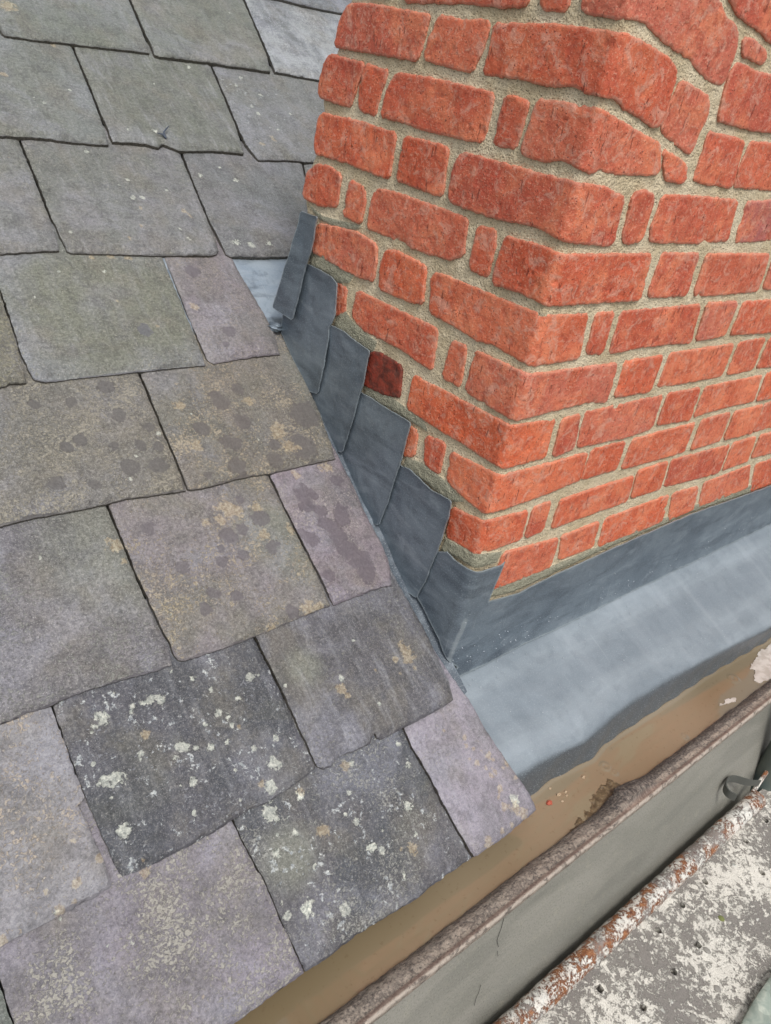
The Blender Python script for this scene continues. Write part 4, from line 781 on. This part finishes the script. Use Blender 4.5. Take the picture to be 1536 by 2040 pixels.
b.add(vv, np.array([(0, 1, 2, 3), (4, 5, 6, 7), (0, 4, 7, 8), (1, 9, 6, 5)]), False, vv[:, [0, 2, 1]].copy())
house = b.build('house_wall', M_WALL); tag(house, 'smooth grey green rendered house wall below the gutter with hairline cracks', 'wall')
n = N('hairline_crack'); M_CR = n.finish((.015, .015, .013, 1), .9)
for px in ([(1004,1829),(999,1848),(994,1862),(990,1874),(993,1886)], [(991,1895),(992,1905)], [(958,1962),(954,1976),(948,1990),(945,2003)]):
    b = Bag(); tube(b, [hit(u, v, (0, 1, -.25), YW + .125 - .003) for u, v in px], .00045, 6, True); c = b.build('crack', M_CR, house)
    c.location = c.location

# ================================================================== SCAFFOLD PLATFORM
ZP = -1.0
def plank_mat(name, A, B, paint, cov, seed, rust=0.):
    n = N(name); v = n.scale(n.vec, (1, 1, 1), (seed, 0, 0)); lo = n.noise(v, 6, 3, .6); mid = n.noise(v, 52, 6, .72, .5); hi = n.noise(v, 170, 6, .8, .8); f = n.noise(v, 330, 5, .75)
    c = n.mix(n.step(lo, .4, .6), sc(A), sc(B)); c = n.mix(n.math('MULTIPLY', n.step(f, .45, .36), .5), c, sc((86, 78, 76)))
    if rust:
        c = n.mix(n.step(n.noise(v, 14, 3, .6), .43, .51), c, n.mix(n.step(hi, .4, .6), sc((112, 66, 42)), sc((168, 116, 76))))
        c = n.mix(n.math('MULTIPLY', n.step(n.noise(v, 90, 3), .62, .68), .8), c, sc((82, 40, 28)))
    k = n.math('ADD', n.math('MULTIPLY', mid, .55), n.math('MULTIPLY', hi, .5))
    k = n.math('ADD', k, n.math('MULTIPLY', n.math('SUBTRACT', lo, .5), .35))
    pm = n.math('MULTIPLY', n.step(k, cov, cov + .05), n.rng(n.noise(v, 18, 4), .35, .65, .75, 1.))
    c = n.mix(n.math('MULTIPLY', pm, .93), c, n.mix(n.step(f, .35, .6), sc(paint, 1.), sc((240, 236, 226))))
    dr = n.noise(v, 48, 2, .5); c = n.mix(n.math('MULTIPLY', n.step(dr, .70, .72), .8), c, sc((222, 222, 214)))
    return n.finish(c, .62, n.math('ADD', n.math('MULTIPLY', pm, .8), f), .0015, 1.)
M_DECK = plank_mat('paint_spattered_deck', (132, 127, 122), (146, 141, 134), (206, 201, 190), .495, 1.)
M_TUBE = plank_mat('painted_rusty_tube', (140, 130, 124), (122, 112, 106), (212, 214, 211), .495, 5., rust=1.)
M_STD = (lambda n: n.finish(n.mix(n.step(n.noise(n.vec, 9, 3), .4, .6), sc((78, 90, 88)), sc((92, 98, 92))), .55, n.noise(n.vec, 80, 4), .001))(N('dark_galvanised_pole'))
plat = empty('scaffold_platform', (.6, -.5, ZP), 'perforated scaffold platform spattered with white paint and edged by a rusty tube', 'scaffold')
HOL = rd('T', [(1275,180),(1442,505),(862,595),(628,830),(385,1085),(790,1235),(540,1505),(230,1870)]) + rd('S', [(1510,325),(712,1135)])
holes = []
for (u, v) in HOL: c0 = hit(u, v, (0, 0, 1), ZP); holes.append((c0[0], c0[1], .0076))
ye = -.285
X, Y, D, Q = patch([(-.6, -1.05), (2.3, -1.05), (2.3, ye), (-.6, ye)], .0045, 0, 0., 1, 610, holes)
h = ZP + .0015 * fbm(X, Y, 6, 3, 611) + .0005 * fbm(X, Y, 90, 3, 612)
b = Bag(); slab(b, X, Y, Q, h, .04, lambda x, y, z: np.stack([x, y, z], -1), 0., np.zeros((len(X), 4))); b.build('deck', M_DECK, plat)
# tube along the edge: centre line read on both sides of its outline
t0 = hit(1024, 2040, (0, 0, 1), ZP + .026); t1 = hit(1508, 1592, (0, 0, 1), ZP + .026)
dirx = (t1 - t0); a0 = t0 - dirx * .6
pts = [a0 + (t1 - a0) * k for k in np.linspace(0, 1, 160)]
b = Bag(); rad = .0235 + .0006 * np.array([math.sin(k * 1.3) + math.sin(k * .37) for k in range(160)]); tube(b, pts, rad, 28, True, 2.); 
b.build('edge_tube', M_TUBE, plat)
n = N('mossy_plug'); M_PL = n.finish(n.mix(n.noise(n.vec, 120, 3), sc((96, 104, 58)), sc((128, 132, 84))), .9)
n = N('cement_plug'); M_PL2 = n.finish(n.mix(n.noise(n.vec, 120, 3), sc((128, 126, 122)), sc((154, 150, 142))), .9)
for code, u, v, m_ in [('T', 1025, 965, M_PL), ('T', 1060, 372, M_PL2), ('T', 1240, 720, M_PL2), ('T', 880, 1292, M_PL2), ('T', 112, 1340, M_PL2), ('T', 740, 1975, M_PL2), ('T', 985, 1680, M_PL2)]:
    u, v = rd(code, [(u, v)])[0]; c0 = hit(u, v, (0, 0, 1), ZP); b = Bag(); blob(b, (c0[0], c0[1], ZP - .0006), .0078, int(u), 8, (1, 1, .28), .3); b.build('hole_plug', m_, plat)
# upright standard behind the platform edge, with bracket and bolt
pc = hit(1531, 1535, (0, 0, 1), ZP + .06); b = Bag(); r_ = .036
pcx = pc + np.array([.03, .0, 0]); tube(b, [(pcx[0], pcx[1], -3.5), (pcx[0], pcx[1], -1.2), (pcx[0], pcx[1], -.9), (pcx[0], pcx[1], 0.2 - .25)], r_, 32, True, 3.)
std = b.build('scaffold_standard', M_STD); tag(std, 'upright dark green grey scaffold pole at the right edge beyond the tube end', 'scaffold pole')
b = Bag()
arc = rd('P', [(1512,1560),(1490,1560),(1468,1553),(1452,1552),(1444,1568),(1450,1580),(1466,1588)])
A3 = [hit(u, v, (0, 0, 1), ZP + .10) for u, v in arc]; lo_ = np.array([0, 0, -.011]); up_ = np.array([0, 0, .011])
A3 = np.array(A3); d_ = np.linspace(0, 1, 30); ix = np.linspace(0, 1, len(A3)); A3 = np.stack([np.interp(d_, ix, A3[:, k]) for k in range(3)], -1)
for _ in range(3): A3[1:-1] = (A3[:-2] + 2 * A3[1:-1] + A3[2:]) / 4
cen = A3.mean(0); nrm = A3 - cen; nrm[:, 2] = 0; nrm /= np.linalg.norm(nrm, axis=1)[:, None]
ring = np.stack([A3 + up_, A3 + lo_, A3 + lo_ + nrm * .004, A3 + up_ + nrm * .004], 1); nn_ = len(A3)
Q = np.array([(i * 4 + k, i * 4 + (k + 1) % 4, (i + 1) * 4 + (k + 1) % 4, (i + 1) * 4 + k) for i in range(nn_ - 1) for k in range(4)] + [(0, 1, 2, 3), ((nn_ - 1) * 4, (nn_ - 1) * 4 + 3, (nn_ - 1) * 4 + 2, (nn_ - 1) * 4 + 1)])
b.add(ring.reshape(-1, 3), Q, False, ring.reshape(-1, 3) * 1.)
n = N('dark_steel_strap'); M_STR = n.finish(sc((84, 86, 82)), .5)
tag(b.build('steel_bracket', M_STR), 'dark curled steel strap bracket at the end of the rusty tube', 'bracket')
b = Bag(); p0 = hit(1500, 1578, (0, 0, 1), ZP + .04); p1 = hit(1534, 1528, (0, 0, 1), ZP + .06); tube(b, [p0 + (p1 - p0) * k for k in np.linspace(0, 1, 14)], .0055, 10, True, 8.)
tag(b.build('tie_rod', M_TUBE), 'thin paint caked rod standing across the dark scaffold pole', 'rod')
# corner of another, paler board
q = [hit(u, v, (0, 0, 1), ZP + .03)[:2] for u, v in [(1476,2042),(1500,2000),(1520,1965),(1540,1938),(1700,1800),(1900,2300),(1500,2300)]]
X, Y, D, Q = patch([tuple(a) for a in q], .004, 0, .001, 30, 620); b = Bag()
h = np.full(len(X), ZP + .03) - .006 * np.exp(-D / .006) + .001 * fbm(X, Y, 20, 3, 4); slab(b, X, Y, Q, h, .03, lambda x, y, z: np.stack([x, y, z], -1), 0., np.zeros((len(X), 4)))
n = N('pale_green_board'); mid = n.noise(n.vec, 30, 5, .6, .5); c = n.mix(n.step(mid, .4, .62), sc((150, 162, 152)), sc((186, 192, 180))); c = n.mix(n.step(n.noise(n.vec, 18, 2, .5), .5, .505), c, n.mix(.5, c, sc((120, 130, 122))))
tag(b.build('scaffold_board', n.finish(c, .6, mid, .001)), 'pale green grey board end in the bottom right corner on the platform', 'board')
# ground far below
n = N('concrete_yard'); c = n.mix(n.noise(n.vec, 3, 4), sc((96, 96, 90)), sc((120, 118, 110))); M_GR = n.finish(c, .9)
b = Bag(); vv = np.array([(-60, -60, -3.5), (60, -60, -3.5), (60, 60, -3.5), (-60, 60, -3.5)], float); b.add(vv, np.array([(0, 1, 2, 3)]), False, vv.copy()); tag(b.build('ground', M_GR), kind='structure')
